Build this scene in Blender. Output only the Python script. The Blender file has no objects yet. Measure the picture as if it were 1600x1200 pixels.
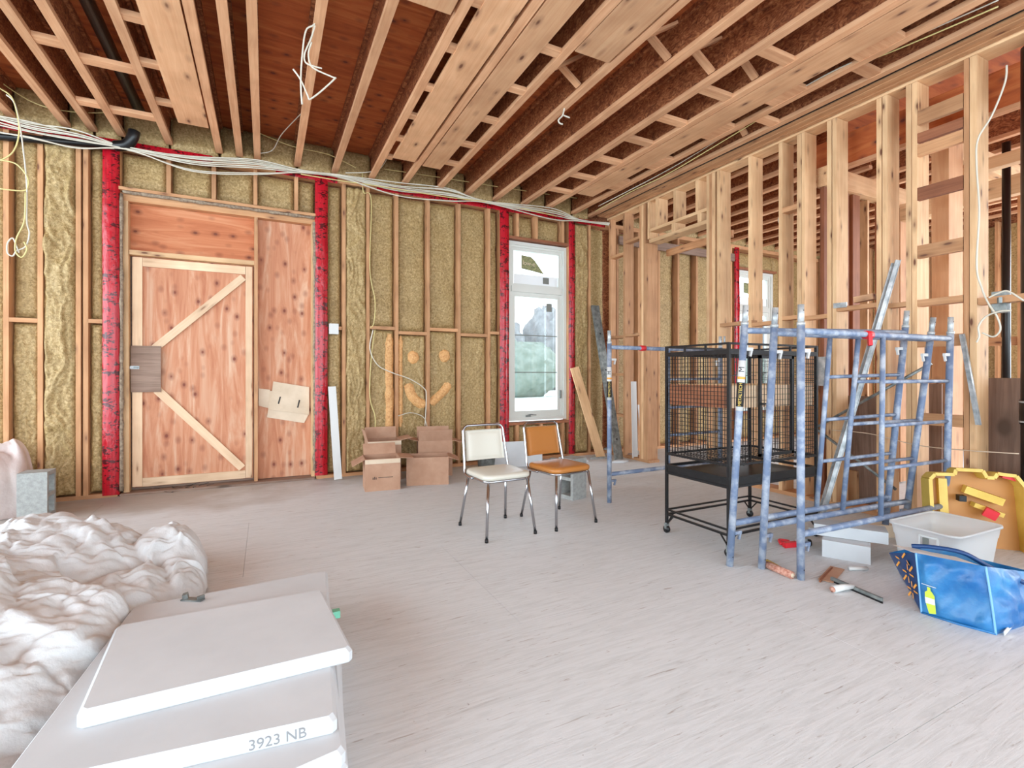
import bpy, math, random
from mathutils import Vector, Matrix, noise
random.seed(7)
C = bpy.context.scene.collection
# ---------------------------------------------------------------- camera, world, light, exposure
TH = math.atan(385/770.0); SN, CS = math.sin(TH), math.cos(TH); CH = 1.2
cam = bpy.data.cameras.new('camera'); cam_o = bpy.data.objects.new('camera', cam); C.objects.link(cam_o)
cam_o.location = (0, 0, CH); cam_o.rotation_euler = (math.pi/2, 0, -TH)
cam.sensor_width = 36; cam.lens = 36*770/1600.0; cam.shift_y = -15/1600.0; cam.clip_start = .05; cam.clip_end = 300
bpy.context.scene.camera = cam_o
sc = bpy.context.scene
sc.view_settings.view_transform = 'Standard'; sc.view_settings.look = 'None'
sc.view_settings.gamma = 1; sc.view_settings.use_curve_mapping = False
sc.view_settings.exposure = 0.0
world = bpy.data.worlds.new('overcast_sky'); sc.world = world; world.use_nodes = True
bg = world.node_tree.nodes['Background']; bg.inputs[0].default_value = (.78, .91, 1.0, 1); bg.inputs[1].default_value = 3.9
def area(name, loc, tgt, sx, sy, power, col=(.80, .92, 1.0)):
    l = bpy.data.lights.new(name, 'AREA'); l.shape = 'RECTANGLE'; l.size = sx; l.size_y = sy; l.energy = power; l.color = col
    o = bpy.data.objects.new(name, l); C.objects.link(o); o.location = loc
    o.rotation_euler = (Vector(tgt)-Vector(loc)).to_track_quat('-Z', 'Y').to_euler()
area('fill_daylight_rear', (1.0, -7.5, 2.4), (2, 5, 1.6), 12, 4.0, 380)  # added fill lamp beyond the open rear side, no window there
area('fill_daylight_left', (-7.5, 2.4, 2.3), (4, 3.6, 1.4), 7.5, 3.6, 420)  # added fill lamp outside the open left side, brightens the room's depth
area('window_daylight_right', (9.4, .6, 2.0), (4, 2.6, 1.9), 4, 3, 340, (.88, .94, 1.0))

# ---------------------------------------------------------------- helpers
def ray(px, py):
    l = (px-800)/770.0; u = (585-py)/770.0
    return Vector((SN+l*CS, CS-l*SN, u))
def FL(px, py, z=0.0):
    r = ray(px, py); t = (z-CH)/r.z; return Vector((r.x*t, r.y*t, z))
def YP(px, py, Y=6.06):
    r = ray(px, py); t = Y/r.y; return Vector((r.x*t, Y, CH+r.z*t))
def XP(px, py, X=4.63):
    r = ray(px, py); t = X/r.x; return Vector((X, r.y*t, CH+r.z*t))
V = Vector
WM = {}
def wm(o): return WM.get(o.name, Matrix()) if o else Matrix()
def place(o, M, parent):
    if parent is not None:
        o.parent = parent; o.matrix_basis = wm(parent).inverted() @ M
    else: o.matrix_basis = M
    C.objects.link(o); WM[o.name] = M.copy(); return o
def mk(name, vs, fs, mat, parent=None, smooth=False, M=None, mats=None, fm=None):
    me = bpy.data.meshes.new(name); me.from_pydata([tuple(v) for v in vs], [], fs)
    for m in (mats or [mat]): me.materials.append(m)
    if fm: me.polygons.foreach_set('material_index', fm)
    if smooth: me.polygons.foreach_set('use_smooth', [True]*len(me.polygons))
    me.update()
    return place(bpy.data.objects.new(name, me), M or Matrix(), parent)
def struct(o): o['kind'] = 'structure'; return o
def tag(o, label, cat, group=None):
    o['label'] = label; o['category'] = cat
    if group: o['group'] = group
    return o
def lab(o, s): o['label'] = s; return o
def thing(name, label, cat, loc=(0, 0, 0), rz=0, group=None):
    o = bpy.data.objects.new(name, None); o.empty_display_size = .1
    place(o, Matrix.Translation(V(loc)) @ Matrix.Rotation(rz, 4, 'Z'), None)
    return tag(o, label, cat, group)
def sroot(name):
    o = bpy.data.objects.new(name, None); place(o, Matrix(), None); return struct(o)
BF = [(0, 3, 2, 1), (4, 5, 6, 7), (0, 1, 5, 4), (1, 2, 6, 5), (2, 3, 7, 6), (3, 0, 4, 7)]
class MB:
    def __init__(s): s.v = []; s.f = []; s.m = []
    def add(s, vs, fs, m=0):
        n = len(s.v); s.v += [V(v) for v in vs]; s.f += [tuple(i+n for i in f) for f in fs]; s.m += [m]*len(fs); return s
    def box(s, a, b, m=0):
        x0, y0, z0 = a; x1, y1, z1 = b
        return s.add([(x0, y0, z0), (x1, y0, z0), (x1, y1, z0), (x0, y1, z0), (x0, y0, z1), (x1, y0, z1), (x1, y1, z1), (x0, y1, z1)], BF, m)
    def bar(s, p0, p1, w, h, up=(0, 0, 1), m=0):
        vs = [barM(p0, p1, up) @ V((a, b*w/2, c*h/2)) for (a, b, c) in
              [(0, -1, -1), (1, -1, -1), (1, 1, -1), (0, 1, -1), (0, -1, 1), (1, -1, 1), (1, 1, 1), (0, 1, 1)]]
        L = (V(p1)-V(p0)).length; Mx = barM(p0, p1, up)
        vs = [Mx @ V((a*L, b*w/2, c*h/2)) for (a, b, c) in
              [(0, -1, -1), (1, -1, -1), (1, 1, -1), (0, 1, -1), (0, -1, 1), (1, -1, 1), (1, 1, 1), (0, 1, 1)]]
        return s.add(vs, BF, m)
    def tube(s, pts, r, seg=8, m=0, caps=True, closed=False):
        P = [V(p) for p in pts]; n = len(P); rr = r if isinstance(r, (list, tuple)) else [r]*n
        T = []
        for i in range(n):
            a = P[(i-1) % n] if (closed or i > 0) else P[i]; b = P[(i+1) % n] if (closed or i < n-1) else P[i]
            T.append((b-a).normalized())
        N = T[0].orthogonal().normalized(); vs = []
        for i in range(n):
            N = (N-T[i]*N.dot(T[i]));  N = N.normalized() if N.length > 1e-6 else T[i].orthogonal().normalized()
            B = T[i].cross(N)
            for k in range(seg):
                a = 2*math.pi*k/seg; vs.append(P[i]+(N*math.cos(a)+B*math.sin(a))*rr[i])
        fs = []
        for i in range(n if closed else n-1):
            j = (i+1) % n
            for k in range(seg):
                k2 = (k+1) % seg; fs.append((i*seg+k, i*seg+k2, j*seg+k2, j*seg+k))
        if caps and not closed:
            fs.append(tuple(reversed(range(seg)))); fs.append(tuple((n-1)*seg+k for k in range(seg)))
        return s.add(vs, fs, m)
    def build(s, name, mat, parent=None, smooth=False, M=None, mats=None):
        return mk(name, s.v, s.f, mat, parent, smooth, M, mats, s.m if mats else None)
def barM(p0, p1, up=(0, 0, 1)):
    p0 = V(p0); x = (V(p1)-p0).normalized(); z = V(up); z = z-x*z.dot(x)
    if z.length < 1e-5: z = x.orthogonal()
    z.normalize(); y = z.cross(x)
    M = Matrix((x, y, z)).transposed().to_4x4(); M.translation = p0; return M
CA = {}
def bar(name, p0, p1, w, h, mat, parent=None, up=(0, 0, 1)):
    L = (V(p1)-V(p0)).length; key = (round(L, 3), round(w, 4), round(h, 4), mat.name)
    me = CA.get(key)
    if me is None:
        b = MB().box((0, -w/2, -h/2), (L, w/2, h/2)); me = bpy.data.meshes.new(name)
        me.from_pydata([tuple(v) for v in b.v], [], b.f); me.materials.append(mat); me.update(); CA[key] = me
    return place(bpy.data.objects.new(name, me), barM(p0, p1, up), parent)
def spline(pts, n=8, closed=False):
    P = [V(p) for p in pts]; out = []; N = len(P)
    for i in range(N if closed else N-1):
        p0 = P[(i-1) % N] if (closed or i > 0) else P[0]; p1 = P[i]; p2 = P[(i+1) % N]; p3 = P[(i+2) % N] if (closed or i < N-2) else P[-1]
        for k in range(n):
            t = k/n; out.append(.5*((2*p1)+(-p0+p2)*t+(2*p0-5*p1+4*p2-p3)*t*t+(-p0+3*p1-3*p2+p3)*t**3))
    if not closed: out.append(P[-1])
    return out
def tube(name, pts, r, mat, parent=None, seg=8, closed=False):
    return MB().tube(pts, r, seg, closed=closed).build(name, mat, parent, True)
def text(name, body, size, M, mat, parent, ext=.0004):
    cu = bpy.data.curves.new(name, 'FONT'); cu.body = body; cu.size = size; cu.extrude = ext; cu.align_x = 'CENTER'; cu.align_y = 'CENTER'
    t = bpy.data.objects.new(name+'_tmp', cu); C.objects.link(t)
    dg = bpy.context.evaluated_depsgraph_get(); me = bpy.data.meshes.new_from_object(t.evaluated_get(dg))
    bpy.data.objects.remove(t); me.materials.clear(); me.materials.append(mat)
    return place(bpy.data.objects.new(name, me), M, parent)
def nz(x, y, z, o=3): return noise.fractal(V((x, y, z)), 1.0, 2.0, o)
def frame3(o, x, z):   # matrix with local x and local z(normal)
    x = V(x).normalized(); z = V(z); z = (z-x*z.dot(x)).normalized(); y = z.cross(x)
    M = Matrix((x, y, z)).transposed().to_4x4(); M.translation = V(o); return M

# ---------------------------------------------------------------- materials
def lin(c):
    return tuple(((v/255/12.92) if v/255 <= .04045 else ((v/255+.055)/1.055)**2.4) for v in c)+(1,)
class NT:
    def __init__(s, name):
        s.m = bpy.data.materials.new(name); s.m.use_nodes = True; s.t = s.m.node_tree; s.b = s.t.nodes['Principled BSDF']
    def n(s, ty, **k):
        o = s.t.nodes.new(ty)
        for a, b in k.items(): setattr(o, a, b)
        return o
    def l(s, a, b): s.t.links.new(a, b)
    def coord(s, scale=(1, 1, 1), rnd=True, kind='Object'):
        tc = s.n('ShaderNodeTexCoord'); mp = s.n('ShaderNodeMapping'); mp.inputs['Scale'].default_value = scale
        s.l(tc.outputs[kind], mp.inputs['Vector'])
        if rnd:
            oi = s.n('ShaderNodeObjectInfo'); mu = s.n('ShaderNodeMath', operation='MULTIPLY'); mu.inputs[1].default_value = 37.0
            s.l(oi.outputs['Random'], mu.inputs[0]); cb = s.n('ShaderNodeCombineXYZ')
            for i in range(3): s.l(mu.outputs[0], cb.inputs[i])
            s.l(cb.outputs[0], mp.inputs['Location'])
        return mp.outputs[0]
    def noise(s, vec, scale=5, detail=4, rough=.55, dist=0):
        o = s.n('ShaderNodeTexNoise'); o.inputs['Scale'].default_value = scale; o.inputs['Detail'].default_value = detail
        o.inputs['Roughness'].default_value = rough; o.inputs['Distortion'].default_value = dist
        s.l(vec, o.inputs['Vector']); return o.outputs['Fac']
    def ramp(s, fac, stops):
        o = s.n('ShaderNodeValToRGB'); e = o.color_ramp.elements
        while len(e) < len(stops): e.new(.5)
        for i, (p, c) in enumerate(stops): e[i].position = p; e[i].color = c if len(c) == 4 else tuple(c)+(1,)
        s.l(fac, o.inputs[0]); return o.outputs[0]
    def mix(s, fac, a, b, mode='MIX'):
        o = s.n('ShaderNodeMix', data_type='RGBA', blend_type=mode)
        for sock, v in ((o.inputs[0], fac), (o.inputs[6], a), (o.inputs[7], b)):
            if hasattr(v, 'links'): s.l(v, sock)
            else: sock.default_value = v
        return o.outputs[2]
    def bump(s, h, st=.5, d=.01):
        o = s.n('ShaderNodeBump'); o.inputs['Strength'].default_value = st; o.inputs['Distance'].default_value = d
        s.l(h, o.inputs['Height']); s.l(o.outputs[0], s.b.inputs['Normal'])
    def col(s, c):
        if hasattr(c, 'links'): s.l(c, s.b.inputs['Base Color'])
        else: s.b.inputs['Base Color'].default_value = c
    def rough(s, r): s.b.inputs['Roughness'].default_value = r; return s
    def rnd(s, a=.82, b=1.12):
        oi = s.n('ShaderNodeObjectInfo'); mr = s.n('ShaderNodeMapRange'); s.l(oi.outputs['Random'], mr.inputs[0])
        mr.inputs[3].default_value = a; mr.inputs[4].default_value = b; cb = s.n('ShaderNodeCombineColor')
        for i in range(3): s.l(mr.outputs[0], cb.inputs[i])
        return cb.outputs[0]
def wood(name, c0, c1, knots=True, kd=(.16, .06, .03, 1), gs=1.0, rng=(.84, 1.12), axis=0, ks=(2.2, 7, 7), kt=.125):
    N = NT(name); sc_ = [24*gs]*3; sc_[axis] = 1.3*gs; v = N.coord(tuple(sc_))
    g = N.noise(v, 1.6, 5, .6, .6); c = N.ramp(g, [(.3, lin(c0)), (.7, lin(c1))])
    v2 = N.coord((2.5, 2.5, 2.5)); pn = N.noise(v2, 1.2, 2)
    c = N.mix(N.ramp(pn, [(.35, (.75, .72, .7, 1)), (.7, (1.08, 1.08, 1.08, 1))]), (0, 0, 0, 1), c, 'MIX') if False else N.mix(1.0, c, N.ramp(pn, [(.3, (.80, .76, .73, 1)), (.65, (1, 1, 1, 1))]), 'MULTIPLY')
    if knots:
        k2 = list(ks); vk = N.coord(tuple(k2)); vo = N.n('ShaderNodeTexVoronoi'); vo.inputs['Scale'].default_value = 1.6; N.l(vk, vo.inputs['Vector'])
        kf = N.ramp(vo.outputs['Distance'], [(kt*.55, (1, 1, 1, 1)), (kt, (.35, .35, .35, 1)), (kt*2.2, (0, 0, 0, 1))]); c = N.mix(kf, c, kd)
    c = N.mix(1.0, c, N.rnd(*rng), 'MULTIPLY'); N.col(c); N.rough(.72); N.bump(g, .25, .004); return N.m
def plain(name, c, r=.6, metal=0, var=None, bump=None, coat=0):
    N = NT(name); cc = lin(c)
    if var:
        v = N.coord((1, 1, 1)); f = N.noise(v, var[0], 4, .6); cc = N.mix(N.ramp(f, [(var[2] if len(var) > 2 else .35, (0, 0, 0, 1)), (var[3] if len(var) > 3 else .65, (1, 1, 1, 1))]), lin(c), lin(var[1]))
    N.col(cc); N.rough(r); N.b.inputs['Metallic'].default_value = metal; N.b.inputs['Coat Weight'].default_value = coat
    if bump: v = N.coord((1, 1, 1)); N.bump(N.noise(v, bump[0], 4, .6), bump[1], bump[2])
    return N.m
M_ = {}
M_['stud'] = wood('spruce_stud', (222, 176, 130), (240, 202, 156))
M_['studr'] = wood('aged_red_stud', (188, 136, 94), (212, 162, 118))
M_['plank'] = wood('ceiling_plank', (214, 160, 118), (228, 182, 140), ks=(2.0, 5, 5))
M_['flange'] = wood('joist_flange', (214, 156, 114), (236, 186, 144), knots=False)
M_['wdark'] = wood('dark_timber', (140, 84, 56), (174, 112, 78))
M_['cream'] = wood('cream_pine_board', (232, 196, 160), (242, 212, 178), ks=(2, 9, 9), kd=(.35, .18, .1, 1))
M_['oldply'] = wood('weathered_plywood', (122, 98, 84), (156, 130, 114), ks=(.9, 1.4, 1.4), kd=(.1, .06, .04, 1))
def ply(name, c0, c1, c2, kd, ax):
    N = NT(name); s3 = [7, 7, 7]; s3[ax] = .8; v = N.coord(tuple(s3)); g = N.noise(v, 1.3, 6, .62, 1.4)
    c = N.ramp(g, [(.28, lin(c0)), (.5, lin(c1)), (.72, lin(c2))])
    s3 = [5.4]*3; s3[ax] = 3.8; vk = N.coord(tuple(s3)); vo = N.n('ShaderNodeTexVoronoi'); vo.inputs['Scale'].default_value = 1.7; N.l(vk, vo.inputs['Vector'])
    c = N.mix(N.ramp(vo.outputs['Distance'], [(.09, (.95, .95, .95, 1)), (.14, (.5, .5, .5, 1)), (.36, (0, 0, 0, 1))]), c, kd)
    N.col(c); N.rough(.75); N.bump(g, .2, .003); return N.m
M_['plydoor'] = ply('door_plywood_vertical', (178, 108, 76), (202, 140, 106), (216, 178, 150), (.2, .05, .03, 1), 2)
M_['plyhdr'] = ply('door_plywood_horizontal', (172, 94, 58), (196, 120, 80), (214, 152, 112), (.16, .04, .02, 1), 0)
M_['plysub'] = ply('subfloor_plywood', (150, 72, 32), (180, 94, 46), (200, 120, 66), (.12, .03, .02, 1), 0)
def osb():
    N = NT('oriented_strand_board'); v = N.coord((1, 1, 1)); vo = N.n('ShaderNodeTexVoronoi'); vo.inputs['Scale'].default_value = 1.0
    v2 = N.coord((10, 12, 22)); g0 = N.noise(v2, 1.0, 5, .7, 2.5); g1 = N.noise(v, 9, 5, .7, 1)
    c = N.ramp(g0, [(.34, lin((96, 46, 24))), (.5, lin((158, 92, 54))), (.66, lin((206, 142, 94)))])
    c = N.mix(1, c, N.ramp(g1, [(.3, (.7, .66, .64, 1)), (.6, (1, 1, 1, 1))]), 'MULTIPLY'); N.col(c); N.rough(.7); N.bump(g0, .2, .003); return N.m
M_['osb'] = osb()
def foam(name, c0, c1, c2):
    N = NT(name); v = N.coord((1, 1, 1), rnd=False); a = N.noise(v, 46, 4, .55, .7); b = N.noise(v, 5, 3, .5)
    c = N.ramp(a, [(.3, lin(c0)), (.5, lin(c1)), (.72, lin(c2))]); c = N.mix(1, c, N.ramp(b, [(.3, (.86, .85, .82, 1)), (.65, (1.0, 1.0, 1.0, 1))]), 'MULTIPLY')
    N.col(c); N.rough(.42); N.b.inputs['Specular IOR Level'].default_value = .35; N.bump(a, .8, .012); return N.m
M_['foam'] = foam('olive_spray_foam', (140, 114, 70), (174, 146, 98), (206, 178, 130))
M_['foamo'] = foam('orange_spray_foam', (198, 138, 84), (228, 172, 112), (240, 194, 138))
def tape():
    N = NT('red_sheathing_tape'); v = N.coord((1, 1, 1), rnd=False)
    a = N.noise(N.coord((34, 2, 62), rnd=False), 1.0, 2, .5); b = N.noise(N.coord((9, 2, 16), rnd=False), 1.0, 1, .5); mx = N.mix(.5, a, b)
    c = N.mix(N.ramp(mx, [(.535, (0, 0, 0, 1)), (.57, (1, 1, 1, 1))]), lin((184, 14, 34)), lin((72, 5, 14)))
    st = N.noise(N.coord((60, 2, 1.2), rnd=False), 1.0, 2, .5); c = N.mix(N.ramp(st, [(.45, (0, 0, 0, 1)), (.7, (.5, .5, .5, 1))]), c, lin((120, 6, 20)))
    N.col(c); N.rough(.26)
    N.bump(N.noise(N.coord((6, 6, 2), rnd=False), 4, 3), .35, .02); return N.m
M_['tape'] = tape()
def floorm():
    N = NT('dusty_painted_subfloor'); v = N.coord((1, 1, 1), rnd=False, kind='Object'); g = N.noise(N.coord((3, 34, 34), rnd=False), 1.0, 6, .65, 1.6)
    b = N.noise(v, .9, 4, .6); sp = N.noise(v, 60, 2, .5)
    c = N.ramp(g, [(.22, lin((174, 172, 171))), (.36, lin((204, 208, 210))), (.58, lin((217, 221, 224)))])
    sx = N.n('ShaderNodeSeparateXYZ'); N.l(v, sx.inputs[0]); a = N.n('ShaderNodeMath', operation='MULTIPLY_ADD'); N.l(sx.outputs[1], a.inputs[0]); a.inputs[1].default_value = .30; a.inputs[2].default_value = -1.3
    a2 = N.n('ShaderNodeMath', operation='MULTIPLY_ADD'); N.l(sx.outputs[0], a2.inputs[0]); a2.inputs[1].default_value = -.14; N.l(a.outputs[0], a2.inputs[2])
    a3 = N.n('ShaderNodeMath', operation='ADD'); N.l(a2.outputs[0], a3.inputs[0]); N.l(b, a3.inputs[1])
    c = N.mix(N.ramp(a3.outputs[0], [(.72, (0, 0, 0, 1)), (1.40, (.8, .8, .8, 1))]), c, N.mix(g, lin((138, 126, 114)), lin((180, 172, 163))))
    c = N.mix(N.ramp(sp, [(.72, (0, 0, 0, 1)), (.78, (.5, .5, .5, 1))]), c, lin((110, 95, 88)))
    fk = N.noise(N.coord((7, 70, 70), rnd=False), 1.0, 3, .6, .8); c = N.mix(N.ramp(fk, [(.64, (0, 0, 0, 1)), (.72, (.55, .55, .55, 1))]), c, lin((136, 118, 106)))
    N.col(c); N.rough(.55); N.bump(g, .3, .004); return N.m
M_['floor'] = floorm()
M_['galv'] = plain('galvanised_steel', (206, 208, 208), .4, .35, (14, (150, 156, 160)))
M_['galvd'] = plain('dull_steel', (150, 156, 154), .5, .5, (18, (104, 110, 110)))
M_['chrome'] = plain('chrome', (176, 176, 180), .16, 1)
M_['blackm'] = plain('black_painted_metal', (24, 24, 26), .4, .2, (20, (48, 48, 50), .55, .8))
M_['blackp'] = plain('black_plastic_pipe', (18, 18, 20), .3)
M_['blue'] = plain('blue_scaffold_paint', (110, 126, 154), .5, .05, (11, (184, 190, 200), .45, .72))
M_['wht'] = plain('white_paint', (212, 212, 210), .5)
M_['wcable'] = plain('white_cable_jacket', (212, 206, 190), .45)
M_['ycable'] = plain('yellow_cable_jacket', (214, 198, 134), .45)
M_['card'] = plain('cardboard', (190, 150, 124), .8, 0, (6, (176, 134, 108)))
M_['cardin'] = plain('cardboard_inside', (156, 116, 92), .85)
M_['cardw'] = plain('pale_cardboard', (222, 202, 178), .8, 0, (4, (206, 184, 158)))
M_['conc'] = plain('concrete_block', (170, 172, 169), .9, 0, (30, (150, 151, 148)), (90, .5, .004))
M_['rimf'] = plain('crumbly_grey_foam', (168, 150, 128), .9, 0, (40, (120, 100, 84)), (80, .8, .008))
M_['slab'] = plain('white_gypsum_slab', (208, 211, 214), .7, 0, (3, (200, 203, 206)), (40, .15, .002))
M_['tarp'] = plain('white_canvas', (222, 224, 226), .65, 0, (3, (212, 214, 215)), (22, .5, .012))
M_['pinkw'] = plain('pinkish_white_plastic', (228, 216, 212), .4, 0, (5, (214, 196, 192)), (12, .6, .012))
M_['yel'] = plain('yellow_plastic', (224, 192, 92), .45, 0, (5, (208, 172, 70)))
M_['redp'] = plain('red_plastic', (214, 36, 48), .4)
M_['bagb'] = plain('blue_bag', (24, 96, 158), .38, 0, (5, (58, 134, 186)), (16, .45, .01))
M_['navy'] = plain('navy_bag_panel', (22, 62, 112), .4)
M_['ora'] = plain('orange_print', (246, 170, 74), .5)
M_['lime'] = plain('lime_print', (190, 214, 50), .5)
M_['vbeige'] = plain('ivory_vinyl', (206, 200, 186), .35)
M_['vorange'] = plain('caramel_vinyl', (182, 116, 54), .35)
M_['vinyl'] = plain('window_vinyl', (216, 218, 212), .4)
M_['ink'] = plain('black_ink', (40, 36, 36), .7)
M_['grayink'] = plain('pencil_grey', (140, 140, 142), .8)
M_['darkgap'] = plain('gap_shade_black', (14, 12, 14), .7)  # near-black that paints the shade inside the beam gap
M_['fuzz'] = plain('roller_fleece', (226, 178, 158), .9, 0, (60, (180, 110, 90)), (90, 1, .01))
M_['snow'] = plain('snowy_ground', (232, 238, 236), .9, 0, (1.2, (196, 212, 200)))
M_['tree'] = plain('winter_hedge', (112, 124, 114), .9, 0, (1.2, (136, 146, 138)))
M_['bare'] = plain('bare_branches', (122, 124, 126), .9, 0, (1.0, (150, 152, 154)))
M_['siding'] = plain('film_white', (240, 244, 246), .5)
M_['greyst'] = plain('sticker_grey', (120, 122, 116), .6)
M_['dolive'] = plain('sticker_olive', (110, 112, 84), .6, 0, (30, (160, 160, 110)))
def glass():
    N = NT('window_glass'); tr = N.n('ShaderNodeBsdfTransparent'); gl = N.n('ShaderNodeBsdfGlossy'); gl.inputs['Roughness'].default_value = .03
    mx = N.n('ShaderNodeMixShader'); mx.inputs[0].default_value = .07; N.l(tr.outputs[0], mx.inputs[1]); N.l(gl.outputs[0], mx.inputs[2])
    N.l(mx.outputs[0], N.t.nodes['Material Output'].inputs[0]); return N.m
M_['glass'] = glass()
def transl(name, c, fac=.5):
    N = NT(name); N.col(lin(c)); N.rough(.35); tl = N.n('ShaderNodeBsdfTranslucent'); tl.inputs[0].default_value = lin(c)
    mx = N.n('ShaderNodeMixShader'); mx.inputs[0].default_value = fac; N.l(N.b.outputs[0], mx.inputs[1]); N.l(tl.outputs[0], mx.inputs[2])
    tr = N.n('ShaderNodeBsdfTransparent'); m2 = N.n('ShaderNodeMixShader'); m2.inputs[0].default_value = .22; N.l(mx.outputs[0], m2.inputs[1]); N.l(tr.outputs[0], m2.inputs[2])
    N.l(m2.outputs[0], N.t.nodes['Material Output'].inputs[0]); return N.m
M_['bin'] = transl('clear_plastic', (244, 246, 247))
m = M_

# ---------------------------------------------------------------- setting: floor
Wy = 6.06
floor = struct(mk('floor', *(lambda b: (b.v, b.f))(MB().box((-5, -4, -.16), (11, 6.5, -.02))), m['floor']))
for i in range(7):
    y0 = -4+i*1.22*1.0; y1 = min(y0+1.22, 6.22)
    x = -5-(i % 2)*1.22
    if i > 7: break
    while x < 11:
        a, b = max(x, -5), min(x+2.44, 11)
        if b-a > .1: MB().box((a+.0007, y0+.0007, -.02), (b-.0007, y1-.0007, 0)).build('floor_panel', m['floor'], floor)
        x += 2.44
y0 = 4.54
for i in range(2):
    x = -5-(1-i)*1.22
    while x < 11:
        a, b = max(x, -5), min(x+2.44, 11)
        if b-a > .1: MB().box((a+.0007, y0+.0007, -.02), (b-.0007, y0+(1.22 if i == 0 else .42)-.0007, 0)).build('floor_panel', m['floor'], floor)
        x += 2.44
    y0 += 1.22
ground = struct(MB().box((-60, 6.6, -1.0), (120, 110, -.75)).build('ground', m['snow']))

# ---------------------------------------------------------------- setting: ceiling
CZ = 3.55
ceiling = struct(MB().box((-5, -4, CZ+.3), (11, 6.3, CZ+.33)).build('ceiling', m['plysub']))
def joist(X, y0=-3.9, y1=6.08, z=CZ, w=.064, dep=.3, fl=.038):
    web = MB().box((X-.006, y0, z+fl), (X+.006, y1, z+dep-fl)).box((X-w/2, y0, z+dep-fl), (X+w/2, y1, z+dep-.001))
    o = web.build('joist', m['osb'], ceiling)
    bar('flange', (X, y0, z+fl/2), (X, y1, z+fl/2), w, fl, m['flange'], o)
JX = [-3.7, -3.3, -2.9, -2.5, -2.08, -1.69, -1.49, -1.27, -.88, -.44, -.25, -.08, .32, .72, 1.14, 1.535, 1.97, 2.36, 2.77, 3.2, 3.58, 4.03, 4.33]
for X in JX: joist(X)
for i in range(15): joist(4.98+i*.4, 3.2 if i < 4 else 0.2)
def plank(x0, x1, y0, y1, z=CZ-.002, t=.03):
    bar('ceiling_plank', ((x0+x1)/2, y0, z+t/2), ((x0+x1)/2, y1, z+t/2), x1-x0, t, m['plank'], ceiling)
plank(-.73, -.485, -2, 5.5); plank(1.235, 1.475, -2, 5.36); plank(1.58, 1.79, -2, 5.42)
plank(3.625, 3.87, -2, 5.35); plank(2.01, 2.31, -2, 3.0); plank(.78, 1.08, -2, 3.06)
def blocks(xa, xb, ys, w=.07, z=CZ+.005, t=.036, mt='flange'):
    for y in ys: bar('blocking', (xa, y, z+t/2), (xb, y, z+t/2), w, t, m[mt], ceiling)
blocks(1.17, 1.24, [5.4, 4.93, 4.45, 3.95, 3.4, 2.9, 2.5, 2.1]); blocks(1.79, 1.94, [5.25, 4.75, 4.2, 3.65, 3.1])
blocks(-.85, -.72, [5.2, 4.6, 4.05, 3.5]); blocks(3.23, 3.55, [5.4, 4.9, 4.4, 3.9, 3.45, 2.95, 2.4], .085)
blocks(3.87, 4.0, [4.9, 4.2, 3.4, 2.7, 2.0], .3); blocks(4.06, 4.3, [3.05, 2.2], .09)
blocks(-1.24, -.91, [5.55, 4.75], .09); blocks(-1.46, -1.3, [5.5, 4.6], .09)
def bridging(xa, xb, y):
    bar('bridging', (xa+.035, y, CZ+.05), (xb-.03, y, CZ+.27), .06, .02, m['flange'], ceiling)
    bar('bridging', (xa+.035, y+.07, CZ+.27), (xb-.03, y+.07, CZ+.05), .06, .02, m['flange'], ceiling)
for a, b, y in [(2.36, 2.77, 2.75), (2.77, 3.2, 2.72), (1.97, 2.36, 3.35), (3.2, 3.58, 2.62), (4.03, 4.33, 3.3), (.32, .72, 1.4)]: bridging(a, b, y)
bar('gap_shade_strip', (4.405, -2, CZ+.02), (4.405, 5.9, CZ+.02), .012, .01, m['darkgap'], ceiling)  # dark strip standing in for shade between last joist and beam

# ---------------------------------------------------------------- back wall
wall = struct(mk('wall_back', *(lambda b: (b.v, b.f))(
    MB().box((-5, 6.22, -.1), (-1.30, 6.26, CZ+.3)).box((-1.30, 6.22, 3.06), (.55, 6.26, CZ+.3)).box((.55, 6.22, -.1), (2.99, 6.26, CZ+.3))
    .box((2.99, 6.22, 3.09), (3.98, 6.26, CZ+.3)).box((2.99, 6.22, -.1), (3.98, 6.26, .53)).box((3.98, 6.22, -.1), (7.57, 6.26, CZ+.3))
    .box((7.57, 6.22, 3.12), (8.60, 6.26, CZ+.3)).box((7.57, 6.22, -.1), (8.60, 6.26, .53)).box((8.60, 6.22, -.1), (11, 6.26, CZ+.3))), m['osb']))
def stud(x, z0=.038, z1=3.44, w=.038, mt='studr', y0=Wy, d=.14):
    return bar('stud', (x, y0+d/2, z0), (x, y0+d/2, z1), d, w, m[mt], wall, up=(1, 0, 0))
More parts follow.
